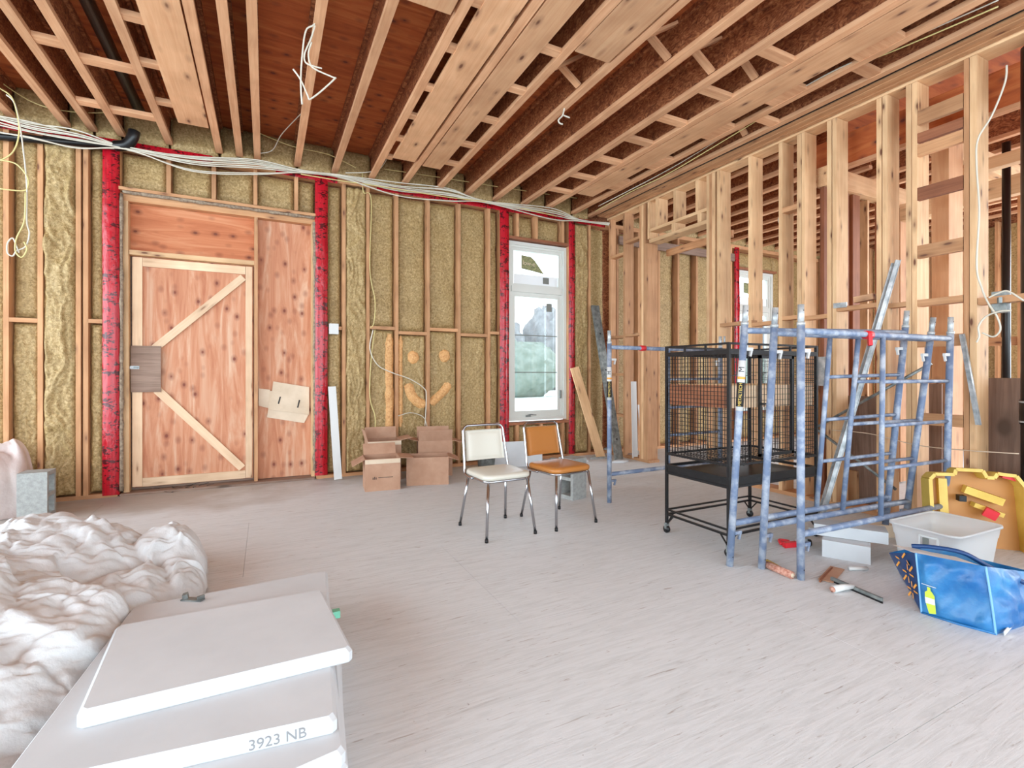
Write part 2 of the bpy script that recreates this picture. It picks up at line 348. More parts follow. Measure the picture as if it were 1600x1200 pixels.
def foamp(x0, x1, z0, z1, yf=None, amp=.012, style='flat', parent=None, seed=0, mt='foam'):
    yf = Wy+.075 if yf is None else yf
    st = .03 if style == 'flat' else .011
    nx = max(5, int((x1-x0)/st)); nzz = max(5, int((z1-z0)/(st*1.6))); vs = []; fs = []
    for j in range(nzz+1):
        for i in range(nx+1):
            u, v = i/nx, j/nzz; x = x0+(x1-x0)*u; z = z0+(z1-z0)*v
            e = min(min(u, 1-u)*(x1-x0), min(v, 1-v)*(z1-z0)); ed = max(0, 1-e/.035)
            if style == 'flat': y = yf+.05*ed*ed+amp*nz(x*5+seed, 0, z*4)
            else:
                wv = nz(x*3, seed, z*1.5)
                y = yf+.04*ed*ed-amp*1.9*abs(nz(x*13+wv*2.4, seed, z*1.6, 2))-amp*.45*nz(x*30, seed, z*16, 2)-amp*.9*max(0, math.sin(z*4+seed+wv*3))**8
            vs.append((x, y, z))
    for j in range(nzz):
        for i in range(nx):
            a = j*(nx+1)+i; fs.append((a, a+1, a+nx+2, a+nx+1))
    return mk('foam_panel', vs, fs, m[mt], parent or wall, True)
# studs: (x centre) ; blocks ; foam bays
SX = [-4.6, -4.2, -3.8, -3.4, -3.0, -2.6, -2.11, -1.875, -1.60, -1.545, .824, 1.098, 1.445, 1.845, 2.26, 2.685, 4.325]
for x in SX: stud(x, mt='studr')
bays = [(-4.58, -4.22), (-4.18, -3.82), (-3.78, -3.42), (-3.38, -3.02), (-2.98, -2.62), (-2.58, -2.13)]
for i, (a, b) in enumerate(bays): foamp(a, b, .05, 3.42, seed=i)
foamp(-2.09, -1.895, .05, 1.68, seed=3, style='rough', yf=Wy+.06); foamp(-2.09, -1.895, 1.73, 3.42, seed=4)
foamp(-1.855, -1.62, .05, 3.42, yf=Wy+.0, style='drip', amp=.022, seed=5)
foamp(-1.525, -1.42, .05, 1.69, yf=Wy+.045, style='drip', amp=.012, seed=6); foamp(-1.525, -1.42, 1.74, 3.42, yf=Wy+.05, seed=7)
bar('blocking', (-2.09, Wy+.07, 1.70), (-1.895, Wy+.07, 1.70), .14, .038, m['studr'], wall)
bar('blocking', (-1.53, Wy+.07, 1.715), (-1.42, Wy+.07, 1.715), .14, .038, m['studr'], wall)
# over the door
for x in (-.885, -.49, -.10, .31): stud(x, 3.05, 3.44)
xs = [-1.28, -.904, -.509, -.119, .291, .5]
for i in range(5): foamp(xs[i]+(.038 if i else 0), xs[i+1], 3.055, 3.42, seed=i+10)
bar('header', (-1.29, Wy+.06, 3.035), (.53, Wy+.06, 3.025), .14, .03, m['studr'], wall)
# middle
foamp(.65, .80, .05, 1.72, seed=20, style='drip', amp=.01, yf=Wy+.05); foamp(.65, .80, 1.76, 3.42, seed=21)
foamp(.845, 1.078, .05, 3.42, yf=Wy-.0, style='drip', amp=.02, seed=22)
for (a, b, zb, sd) in [(1.12, 1.425, 1.765, 30), (1.466, 1.825, 1.715, 31), (1.866, 2.24, 1.775, 32), (2.28, 2.665, 1.72, 33), (2.705, 2.84, 1.76, 34)]:
    foamp(a, b, .05, zb-.02, seed=sd, style='drip', amp=.011, yf=Wy+.055); foamp(a, b, zb+.02, 3.42, seed=sd+9, amp=.02)
    bar('blocking', (a, Wy+.07, zb), (b, Wy+.07, zb), .14, .038, m['studr'], wall)
bar('blocking', (.66, Wy+.07, 1.74), (.80, Wy+.07, 1.74), .14, .038, m['studr'], wall)
# around window
for x in (3.12, 3.42, 3.86): stud(x, 3.11, 3.44)
for a, b, sd in [(3.0, 3.10, 40), (3.14, 3.40, 41), (3.44, 3.84, 42), (3.88, 3.95, 43)]: foamp(a, b, 3.11, 3.42, seed=sd)
bar('header', (2.98, Wy+.07, 3.09), (3.97, Wy+.07, 3.09), .14, .035, m['wdark'], wall)
bar('sill_board', (2.98, Wy+.07, .515), (3.97, Wy+.07, .515), .14, .035, m['wdark'], wall)
for x in (3.12, 3.5, 3.86): stud(x, .038, .50)
for a, b, sd in [(3.0, 3.10, 44), (3.14, 3.48, 45), (3.52, 3.84, 46), (3.88, 3.95, 47)]: foamp(a, b, .05, .49, seed=sd, style='drip', amp=.012, yf=Wy+.05)
foamp(4.065, 4.305, .05, 3.42, yf=Wy+.005, style='drip', amp=.016, seed=48); foamp(4.345, 4.66, .05, 3.42, yf=Wy+.09, seed=49)
# adjoining room
sx = 4.85; k = 0
while sx < 10.8:
    if not (7.40 < sx < 8.75): stud(sx)
    nx_ = sx+.42
    if nx_ < 7.44 or sx > 8.7: foamp(sx+.02, nx_-.02, .05, 3.42, seed=60+k, yf=Wy+.10)
    sx = nx_; k += 1
foamp(8.56, 8.78, .05, 3.42, seed=80); foamp(7.6, 8.56, 3.13, 3.42, seed=81); foamp(7.6, 8.56, .05, .5, seed=82)
bar('header', (7.57, Wy+.07, 3.11), (8.6, Wy+.07, 3.11), .14, .035, m['wdark'], wall)
bar('sill_board', (7.57, Wy+.07, .515), (8.6, Wy+.07, .515), .14, .035, m['wdark'], wall)
bar('grey_ledger', (4.85, Wy-.03, 3.26), (7.4, Wy-.03, 3.26), .03, .13, m['oldply'], wall)
# plates
bar('top_plate', (-5, Wy+.07, 3.47), (11, Wy+.07, 3.47), .14, .06, m['studr'], wall)
bar('bottom_plate', (-5, Wy+.07, .019), (-1.3, Wy+.07, .019), .14, .038, m['studr'], wall)
bar('bottom_plate', (.52, Wy+.07, .019), (11, Wy+.07, .019), .14, .038, m['studr'], wall)
# rim foam between joists
jj = sorted(JX+[4.98+i*.4 for i in range(15)]); jj = [-4.9]+jj
for i in range(len(jj)-1):
    a, b = jj[i]+.01, jj[i+1]-.01
    if b > 4.4 and a < 4.6: continue
    if b-a > .06: foamp(a, b, 3.49, CZ+.3, yf=Wy+.0, amp=.02, seed=i+90)
# red tape strips
def tapes(pts, w, nm='tape_strip', off=.004):
    mb = MB(); n = len(pts); vs = []
    for i, p in enumerate(pts): vs.append(p)
    return mb
def vstrip(x0, x1, z0, z1):
    nseg = 26; b = MB(); vs = []; fs = []
    for j in range(nseg+1):
        z = z0+(z1-z0)*j/nseg
        for (x, dy) in ((x0, .02), (x0+.006, 0), ((x0+x1)/2, -.004), (x1-.006, 0), (x1, .02)):
            vs.append((x+.006*nz(z*1.3, x0, 1), Wy-.012+dy+.006*nz(x*20, z*6, 3), z))
    for j in range(nseg):
        for i in range(4): a = j*5+i; fs.append((a, a+1, a+6, a+5))
    return mk('tape_strip', vs, fs, m['tape'], wall, True)
bar('jamb_stud', (-1.35, Wy+.07, .038), (-1.35, Wy+.07, 3.44), .13, .13, m['studr'], wall, up=(1, 0, 0)); vstrip(-1.422, -1.285, .02, 3.46)
bar('jamb_stud', (.575, Wy+.07, .038), (.575, Wy+.07, 3.44), .13, .12, m['studr'], wall, up=(1, 0, 0)); vstrip(.505, .645, .04, 3.46)
bar('jamb_stud', (2.92, Wy+.07, .038), (2.92, Wy+.07, 3.44), .13, .13, m['studr'], wall, up=(1, 0, 0)); vstrip(2.85, 2.985, .04, 3.46)
bar('jamb_stud', (4.01, Wy+.07, .038), (4.01, Wy+.07, 3.44), .13, .09, m['studr'], wall, up=(1, 0, 0)); vstrip(3.96, 4.06, .04, 3.46)
bar('jamb_stud', (7.51, Wy+.07, .038), (7.51, Wy+.07, 3.44), .13, .11, m['studr'], wall, up=(1, 0, 0)); vstrip(7.45, 7.57, .04, 3.46)
for a, b in [(-2.2, -.5), (.1, .75), (1.2, 2.9), (2.9, 4.6)]:
    vs = []; fs = []
    n = 30
    for i in range(n+1):
        x = a+(b-a)*i/n; w_ = .004*nz(x*4, 0, 0); vs += [(x, Wy-.008+w_, 3.425), (x, Wy-.014+w_, 3.465), (x, Wy-.008+w_, 3.50)]
    for i in range(n):
        for k in range(2): c = i*3+k; fs.append((c, c+3, c+4, c+1))
    mk('tape_strip', vs, fs, m['tape'], wall, True)
# foam face patches (orange): flattened lumpy strokes on the foam
def patch(pts, r, yy=Wy+.045, sq=.45):
    P = spline([V((p[0], 0, p[1])) for p in pts], 8) if len(pts) > 1 else None
    vs = []; fs = []; seg = 20
    if P is None:
        c = pts[0]; rings = 6
        for j in range(rings+1):
            rr = r*j/rings
            for k in range(seg):
                a = 2*math.pi*k/seg; q = rr*(1+.12*nz(math.cos(a)*2+c[0], math.sin(a)*2, 0)); vs.append((c[0]+q*math.cos(a), yy-.028*math.sqrt(max(0, 1-(j/rings)**2))+.004*nz(a*2, j, c[0]), c[1]+q*1.1*math.sin(a)))
        for j in range(rings):
            for k in range(seg): fs.append((j*seg+k, (j+1)*seg+k, (j+1)*seg+(k+1) % seg, j*seg+(k+1) % seg))
    else:
        n = len(P)
        for i in range(n):
            T = (P[min(i+1, n-1)]-P[max(i-1, 0)]).normalized(); Nn = V((-T.z, 0, T.x)); t = i/(n-1)
            rr = r*(1 if .08 < t < .92 else .55)*(1+.15*nz(P[i].x*9, 0, P[i].z*9))
            for k in range(7):
                s_ = -1+2*k/6; vs.append((P[i].x+Nn.x*rr*s_, yy-.03*math.sqrt(max(0, 1-s_*s_))+.006*nz(P[i].x*12, s_, P[i].z*14), P[i].z+Nn.z*rr*s_))
        for i in range(n-1):
            for k in range(6): a = i*7+k; fs.append((a, a+1, a+8, a+7))
    return lab(mk('foam_patch', vs, fs, m['foamo'], wall, True), 'orange foam patch')
patch([(1.66, 1.415)], .075); patch([(2.075, 1.44)], .075)
patch([(1.60, 1.09), (1.635, .95), (1.72, .85), (1.82, .82)], .062); patch([(1.88, .82), (1.97, .90), (2.06, .98), (2.14, 1.08)], .055)
patch([(1.365, 1.70), (1.36, 1.3), (1.365, .9), (1.36, .5)], .05); patch([(1.50, 1.68), (1.495, 1.3), (1.50, .9), (1.495, .55)], .03)

# ---------------------------------------------------------------- plywood closure and temporary door
D = sroot('door_1'); yd = 6.20
MB().box((-1.31, 6.222, -.1), (.56, 6.25, 3.07)).build('light_blocker_board', m['oldply'], D)  # unseen board added behind the opening to stop light leaking in
bar('frame_post', (-1.24, yd-.045, 0), (-1.25, yd-.045, 2.93), .088, .045, m['stud'], D, up=(1, 0, 0))
bar('frame_post', (-.095, yd-.045, 0), (-.095, yd-.045, 2.93), .088, .035, m['studr'], D, up=(1, 0, 0))
bar('frame_post', (.49, yd-.045, 0), (.49, yd-.045, 2.93), .088, .035, m['stud'], D, up=(1, 0, 0))
bar('frame_rail', (-1.30, yd-.045, 2.97), (.53, yd-.045, 2.97), .09, .08, m['studr'], D)
bar('frame_rail', (-1.22, yd-.04, 2.425), (-.11, yd-.04, 2.425), .09, .045, m['stud'], D)
MB().box((-1.23, yd, 2.4), (-.11, yd+.018, 2.97)).build('plywood_panel', m['plyhdr'], D)
MB().box((-.08, yd, .03), (.48, yd+.018, 2.97)).build('plywood_panel', m['plydoor'], D)
MB().box((-1.20, yd-.005, .05), (-.12, yd+.012, 2.40)).build('door_leaf', m['plydoor'], D)
yb = yd-.016
bar('door_stile', (-1.165, yb, .06), (-1.165, yb, 2.39), .02, .082, m['cream'], D, up=(1, 0, 0))
bar('door_stile', (-.165, yb, .06), (-.165, yb, 2.39), .02, .065, m['cream'], D, up=(1, 0, 0))
bar('door_rail', (-1.122, yb, 2.345), (-.20, yb, 2.345), .02, .085, m['cream'], D)
bar('door_rail', (-1.122, yb, .10), (-.20, yb, .10), .02, .085, m['cream'], D)
bar('door_brace', (-1.02, yb-.001, 1.47), (-.22, yb-.001, 2.27), .018, .075, m['cream'], D, up=(0, 0, 1))
bar('door_brace', (-1.0, yb-.001, 1.04), (-.23, yb-.001, .17), .018, .08, m['cream'], D, up=(0, 0, 1))
MB().box((-1.215, yb-.028, 1.02), (-.965, yb-.011, 1.49)).build('patch_board', m['oldply'], D)
lt = MB().box((-1.23, yb-.036, 1.255), (-1.145, yb-.029, 1.285)).build('latch', m['galv'], D)
MB().box((-1.19, yb-.045, 1.262), (-1.15, yb-.0361, 1.278)).build('latch_bolt', m['galvd'], lt)
bar('threshold', (-1.28, 6.14, .012), (.5, 6.14, .012), .2, .024, m['oldply'], D)
# crumbly insulation rim round the opening
def rim(p0, p1, nm='rim_foam'):
    P = [V(p0).lerp(V(p1), i/40) for i in range(41)]
    b = MB().tube(P, [.018*(1+.5*nz(p.x*9, p.z*9, 2)) for p in P], 7)
    b.v = [v+V((.008*nz(v.x*30, 0, v.z*30), .006*nz(v.z*30, 1, v.x*20), .008*nz(v.x*30, 3, v.z*30))) for v in b.v]
    return b.build(nm, m['rimf'], D, True)
rim((-1.272, 6.07, .05), (-1.272, 6.07, 2.98)); rim((-1.26, 6.07, 3.005), (.5, 6.07, 2.995)); rim((.503, 6.07, .1), (.503, 6.07, 2.95))

# ---------------------------------------------------------------- windows
def window(nm, x0, x1, z0, z1, trans, sticker=True):
    W = sroot(nm); y = 6.13
    def fr(a, b, c, d, w, yy=y, dp=.09, name='window_frame'):
        mb = MB(); mb.box((a, yy, c), (a+w, yy+dp, d)).box((b-w, yy, c), (b, yy+dp, d)).box((a+w, yy, c), (b-w, yy+dp, c+w)).box((a+w, yy, d-w), (b-w, yy+dp, d))
        return mb.build(name, m['vinyl'], W)
    fr(x0, x1, z0, z1, .045); fr(x0+.045, x1-.045, z0+.045, z1-.045, .03, y+.02, .06, 'window_frame')
    fr(x0+.075, x1-.075, trans+.06, z1-.075, .04, y+.035, .05, 'sash'); s2 = fr(x0+.075, x1-.075, z0+.075, trans-.02, .06, y+.03, .05, 'sash')
    MB().box((x0+.075, y+.005, trans-.02), (x1-.075, y+.08, trans+.06)).build('transom_bar', m['vinyl'], W)
    MB().box((x0+.11, y+.06, trans+.10), (x1-.11, y+.066, z1-.11)).build('glass_pane', m['glass'], W)
    MB().box((x0+.13, y+.055, z0+.13), (x1-.13, y+.061, trans-.08)).build('glass_pane', m['glass'], W)
    for f in (.335, .66): MB().box((x0+.13, y+.045, z0+.13+(trans-z0-.21)*f), (x1-.13, y+.062, z0+.142+(trans-z0-.21)*f)).build('muntin', m['greyst'], W)
    MB().tube([(x0+.33, y+.01, z0+.075), (x0+.36, y-.02, z0+.085), (x0+.45, y-.02, z0+.075)], .007).build('crank_handle', m['galvd'], W, True)
    MB().box((x0+.30, y-.005, z0+.05), (x0+.37, y+.02, z0+.075)).build('crank_base', m['galvd'], W)
    MB().box((x1-.10, y+.0, z0+.30), (x1-.085, y+.03, z0+.42)).build('lock_lever', m['galvd'], W)
    mb = MB().box((x0+.13, y+.053, trans+.10), (x1-.12, y+.058, trans+.24)); mb.build('white_film', m['siding'], W)
    vs = [(x0+.25, trans+.32), (x0+.42, trans+.30), (x0+.62, trans+.27), (x0+.46, trans+.46), (x0+.40, trans+.50), (x0+.25, trans+.51)]
    vv = [(a, y+.052, b) for a, b in vs]+[(a, y+.054, b) for a, b in vs]; n = len(vs)
    mk('sticker', vv, [tuple(range(n)), tuple(reversed(range(n, 2*n)))]+[(i, i+n, (i+1) % n+n, (i+1) % n) for i in range(n)], m['dolive'], W)
    if sticker: text('sticker_lettering', 'low-e', .09, frame3((x0+.37, y+.0505, trans+.40), (1, 0, -.06), (0, -1, 0)), m['cardw'], W)
    MB().box((x0+.60, y+.049, trans+.13), (x0+.70, y+.052, trans+.22)).build('sticker', m['greyst'], W)
    MB().box((x0+.66, y+.049, trans-.27), (x0+.75, y+.053, trans-.15)).build('sticker', m['greyst'], W)
    return W
window('window_1', 2.99, 3.96, .55, 3.06, 2.38); window('window_2', 7.59, 8.58, .55, 3.09, 2.38, False)

# ---------------------------------------------------------------- outside
def shrub(i, cx, cy, R, Ry, H, lb, nm, mt, grp):
    vs = []; fs = []; n = 22
    for j in range(n+1):
        for k in range(2*n):
            a = math.pi*k/n; e = math.pi*j/n; d = V((math.sin(e)*math.cos(a), math.sin(e)*math.sin(a), math.cos(e)))
            q = 1+.2*nz(d.x*2+i*5, d.y*2, d.z*2+i, 4)+.12*nz(d.x*9, d.y*9, d.z*9+i); vs.append((cx+R*q*d.x, cy+Ry*q*d.y, -.75+H*.92+H*q*d.z))
    for j in range(n):
        for k in range(2*n): fs.append((j*2*n+k, (j+1)*2*n+k, (j+1)*2*n+(k+1) % (2*n), j*2*n+(k+1) % (2*n)))
    tag(mk(nm, vs, fs, m[mt], None, True), lb, nm, grp)
for i, (cx, R, lb) in enumerate([(19, 5.2, 'low grey-green hedge mass outside the near window, left part'), (31, 5.2, 'low grey-green hedge mass outside the near window, far right part'), (44, 5.2, 'low grey-green hedge mass outside the far window, left part'), (56, 5.2, 'low grey-green hedge mass outside the far window, right part')]):
    shrub(i, cx, 38, R, 2.0, 2.5, lb, 'hedge', 'tree', 'hedges outside')
for i, (cx, H, lb) in enumerate([(25, 4.8, 'hazy grey bare tree outside, leftmost in the near window'), (32.5, 5.4, 'hazy grey bare tree outside, middle of the near window'), (40.5, 4.6, 'hazy grey bare tree outside, right of the near window'),
                                 (66, 5.0, 'hazy grey bare tree outside, left in the far window'), (74, 5.4, 'hazy grey bare tree outside, right in the far window')]):
    shrub(i+9, cx, 54, 3.3, 3.3, H, lb, 'tree', 'bare', 'trees outside the windows')

# ---------------------------------------------------------------- right partition
R = sroot('wall_right'); PX = 4.63; PD = .18
def pst(y0, y1, z0=.038, z1=3.53, mt='stud', d=PD, nm='stud', x=PX):
    return bar(nm, (x+d/2, (y0+y1)/2, z0), (x+d/2, (y0+y1)/2, z1), d, abs(y1-y0), m[mt], R, up=(0, 1, 0))
pst(5.955, 5.995, d=.10, mt='studr'); pst(5.62, 5.66, d=.16, mt='studr')
for k in range(4): pst(5.275-k*.0405, 5.315-k*.0405, z1=(3.53 if k < 3 else 2.98), mt=['studr', 'stud', 'studr', 'studr'][k])
pst(5.1145, 5.153, 3.03, 3.53)
for k in range(3): pst(4.115-k*.0405, 4.154-k*.0405, mt=['stud', 'studr', 'stud'][k])
for y, w, mt in [(3.985, .038, 'stud'), (3.575, .038, 'stud'), (3.225, .038, 'stud'), (3.03, .045, 'stud'), (2.99, .03, 'stud'), (2.745, .04, 'stud'), (2.70, .035, 'stud'),
                 (2.335, .038, 'stud'), (2.29, .038, 'stud'), (2.12, .038, 'stud'), (2.08, .035, 'stud'), (1.755, .03, 'studr'), (1.715, .042, 'stud'), (1.35, .038, 'stud'), (.95, .038, 'stud'), (.55, .038, 'stud'), (.15, .038, 'stud'), (-.25, .038, 'stud')]:
    pst(y-w/2, y+w/2, mt=mt)
# header over the doorway: two flat boards with short cripples between them
bar('header', (PX+.09, 4.155, 3.14), (PX+.09, 5.12, 3.14), .18, .038, m['stud'], R)
bar('header', (PX+.09, 4.155, 2.995), (PX+.09, 5.12, 2.995), .18, .045, m['stud'], R)
for y in (4.98, 4.66, 4.30): pst(y-.019, y+.019, 3.16, 3.53)
for y in (4.68, 4.26): pst(y-.03, y+.03, 3.02, 3.12)
bar('header', (PX+.5, 4.2, 2.93), (PX+.5, 5.3, 2.93), .04, .09, m['studr'], R)
bar('top_plate', (PX+.09, -3, 3.552), (PX+.09, 6.04, 3.552), .18, .038, m['stud'], R)
for k in range(4): bar('laminated_beam', (4.442+k*.046, -3, 3.66), (4.442+k*.046, 6.0, 3.66), .044, .21+.012*(k % 2), m['studr'], R)
bar('bottom_plate', (PX+.09, 5.12, .019), (PX+.09, 6.05, .019), .18, .038, m['studr'], R)
bar('bottom_plate', (PX+.09, -3, .019), (PX+.09, 4.155, .019), .18, .038, m['studr'], R)
def pblk(y0, y1, z, h=.038, d=.09, mt='studr', x=PX): bar('blocking', (x+d/2, y0, z), (x+d/2, y1, z), d, h, m[mt], R)
for a, b, z in [(3.555, 3.965, 1.76), (3.245, 3.555, 1.73), (3.05, 3.21, 1.76), (2.765, 2.975, 1.74), (2.355, 2.68, 1.79), (2.14, 2.27, 1.77), (5.66, 5.955, 1.75), (5.32, 5.62, 1.76)]: pblk(a, b, z)
for a, b, z in [(1.775, 2.062, 1.765), (1.37, 1.69, 1.73), (.97, 1.33, 1.76)]: pblk(a, b, z, .05)
for z, h, mt in [(3.235, .11, 'studr'), (3.075, .075, 'wdark'), (2.975, .09, 'studr'), (2.63, .10, 'wdark'), (2.17, .10, 'studr'), (1.46, .09, 'studr'), (.85, .09, 'studr')]:
    bar('blocking', (PX+.02, 1.775, z), (PX+.02, 2.062, z), .038, h, m[mt], R)
pblk(3.05, 3.21, 2.84, .05); pblk(5.66, 5.955, 2.95); pblk(5.66, 5.955, 1.2); pblk(5.66, 5.955, .6); pblk(5.32, 5.62, 3.1)
# knotty post and second framing behind the partition
bar('post', (5.20, 2.1, 0), (5.20, 2.1, 3.5), .12, .24, m['plank'], R, up=(1, 0, .0))
bar('rim_beam', (5.0, 1.0, 3.36), (5.0, 3.15, 3.36), .04, .30, m['plysub'], R)
bar('rim_flange', (5.0, 1.0, 3.195), (5.0, 3.15, 3.195), .064, .032, m['flange'], R)
bar('cross_beam', (4.86, 2.95, 3.13), (7.2, 2.95, 3.13), .10, .19, m['stud'], R)
bar('cross_beam', (5.25, 2.2, 3.22), (8.2, 2.2, 3.22), .09, .18, m['stud'], R)
bar('cross_beam', (5.1, 1.4, 3.30), (8.2, 1.4, 3.30), .09, .14, m['stud'], R)
bar('cross_beam', (6.2, .8, 2.95), (6.2, 2.9, 2.95), .09, .18, m['stud'], R)
bar('cross_beam', (5.5, .6, 2.98), (5.5, 2.15, 2.98), .09, .10, m['stud'], R)
for x, w in [(4.93, .14), (5.20, .14), (5.40, .12), (5.88, .14), (6.3, .14), (6.75, .14)]:
    bar('stud', (x, 2.95, .02), (x, 2.95, 3.03), .04, w, m['wdark' if x < 6 else 'studr'], R, up=(1, 0, 0))
for x in (5.285, 5.66, 6.5): bar('stud', (x, 3.0, .02), (x, 3.0, 3.03), .09, .03, m['stud'], R, up=(1, 0, 0))
for i in range(9):
    bar('stud', (7.0+.02, -.6+i*.4, .02), (7.0+.02, -.6+i*.4, 3.3), .14, .04, m['studr' if i % 2 else 'stud'], R, up=(0, 1, 0))
bar('top_plate', (7.02, -.8, 3.33), (7.02, 2.9, 3.33), .14, .05, m['stud'], R)
bar('blocking', (7.0, -.6, 1.55), (7.0, 2.8, 1.55), .04, .09, m['studr'], R)
# far wall of the adjoining space
FW = struct(MB().box((10.0, 2.4, -.1), (10.05, 6.22, CZ+.3)).build('wall_far_right', m['osb']))
for i in range(9): bar('stud', (9.93, 2.5+i*.44, .02), (9.93, 2.5+i*.44, 3.5), .14, .04, m['studr'], FW, up=(0, 1, 0))
for i in range(8):
    a = 2.53+i*.44; vs = []; fs = []
    for j in range(21):
        for k in range(7): vs.append((9.95+.02*nz(k, j*.4, i), a+.38*k/6, .05+3.4*j/20))
    for j in range(20):
        for k in range(6): q = j*7+k; fs.append((q, q+7, q+8, q+1))
    mk('foam_panel', vs, fs, m['foam'], FW, True)
#PART2
# ================================================================ movable things
def rpts(x0, x1, y0, y1, r, n=5):
    out = []
    for cx, cy, a0 in ((x1-r, y1-r, 0), (x0+r, y1-r, 90), (x0+r, y0+r, 180), (x1-r, y0+r, 270)):
        for k in range(n+1): a = math.radians(a0+90*k/n); out.append((cx+r*math.cos(a), cy+r*math.sin(a)))
    return out
def loft(name, rings, mat, parent, smooth=True, cap=True, M=None):
    n = len(rings[0]); vs = [p for r in rings for p in r]; fs = []
    for j in range(len(rings)-1):
        for k in range(n): fs.append((j*n+k, j*n+(k+1) % n, (j+1)*n+(k+1) % n, (j+1)*n+k))
    if cap: fs.append(tuple(reversed(range(n)))); fs.append(tuple((len(rings)-1)*n+k for k in range(n)))
    return mk(name, vs, fs, mat, parent, smooth, M)
# ---- chairs (local: seat faces -Y)
def chair(loc, rz, vinyl, label):
    t = thing('side_chair', label, 'chair', (0, 0, 0), 0, 'vinyl side chairs')
    rings = []
    for (z, s) in ((.425, .93), (.430, .985), (.445, 1.0), (.458, .985), (.466, .93), (.470, .80), (.4715, .5)):
        rings.append([(x*s, y*s-.01, z-.012*(y > .08)*(abs(x) < .12)) for x, y in rpts(-.20, .20, -.20, .19, .07)])
    loft('seat', rings, vinyl, t)
    MB().tube([(x, y-.01, .417) for x, y in rpts(-.185, .185, -.185, .18, .06)], .010, 8, closed=True).build('seat_frame', m['chrome'], t, True)
    for sx in (-1, 1):
        for (a, b) in (((sx*.165, -.185, .415), (sx*.205, -.235, .012)), ((sx*.165, .155, .415), (sx*.205, .235, .012))):
            L = MB().tube([a, b], .0105, 10).build('leg', m['chrome'], t, True)
            c = V(b); MB().tube([c+V((0, 0, .012)), c+V((0, 0, -.012))], .013, 10).build('foot_cap', m['blackm'], L, True)
    bp = [(-.195, .02, .413), (-.195, .12, .414), (-.195, .165, .44), (-.19, .185, .52), (-.182, .225, .70), (-.178, .237, .755), (-.155, .243, .782), (-.12, .244, .788),
          (.12, .244, .788), (.155, .243, .782), (.178, .237, .755), (.182, .225, .70), (.19, .185, .52), (.195, .165, .44), (.195, .12, .414), (.195, .02, .413)]
    tube('back_frame', spline(bp, 4), .0105, m['chrome'], t, 10)
    nx, nz_ = 14, 12; vs = []; fs = []
    for side in (-1, 1):
        for j in range(nz_+1):
            for i in range(nx+1):
                u = -1+2*i/nx; v = j/nz_; z = .515+.235*v; hw = .168-.006*v
                e = (1-abs(u)**6)*(1-abs(2*v-1)**8); vs.append((hw*u, .195+.045*v+.016*(u*u)*0-.012*(1-u*u)*-1+side*.020*max(.12, e)**.5-.004, z))
    q = (nx+1)*(nz_+1)
    for s_ in (0, 1):
        for j in range(nz_):
            for i in range(nx):
                a = s_*q+j*(nx+1)+i; f = (a, a+1, a+nx+2, a+nx+1); fs.append(f if s_ == 0 else f[::-1])
    def seam(ids):
        for a, b in zip(ids, ids[1:]): fs.append((a, a+q, b+q, b))
    seam([i for i in range(nx+1)][::-1]); seam([nz_*(nx+1)+i for i in range(nx+1)])
    seam([j*(nx+1) for j in range(nz_+1)]); seam([j*(nx+1)+nx for j in range(nz_+1)][::-1])
    mk('backrest', vs, fs, vinyl, t, True)
    t.matrix_basis = Matrix.Translation(V(loc)) @ Matrix.Rotation(rz, 4, 'Z'); WM[t.name] = t.matrix_basis.copy()
    return t
chair((1.60, 3.465, 0), math.radians(3), m['vbeige'], 'chrome-legged side chair with ivory vinyl seat and back, left of the caramel one')
chair((2.165, 3.48, 0), math.radians(7), m['vorange'], 'chrome-legged side chair with caramel orange vinyl back, right of the ivory one')

# ---- concrete blocks standing on end
def block(loc, rz, label):
    t = thing('concrete_block', label, 'concrete block', loc, rz, 'concrete blocks')
    b = MB(); w, d, h, s = .19, .19, .39, .032
    # cores run along local X; long axis vertical
    b.box((-w/2, -d/2, 0), (w/2, -d/2+s, h)).box((-w/2, d/2-s, 0), (w/2, d/2, h))
    for z0, z1 in ((0, s+.004), (h/2-s/2, h/2+s/2), (h-s-.004, h)): b.box((-w/2, -d/2+s, z0), (w/2, d/2-s, z1))
    o = mk('block_body', b.v, b.f, m['conc'], t); o.matrix_basis = Matrix(); return t
block((-1.715, 5.475, 0), 0, 'grey concrete block on end beside the wrapped plastic bag at the left')
block((2.68, 4.04, 0), math.radians(14+180), 'grey concrete block on end behind the caramel vinyl chair')

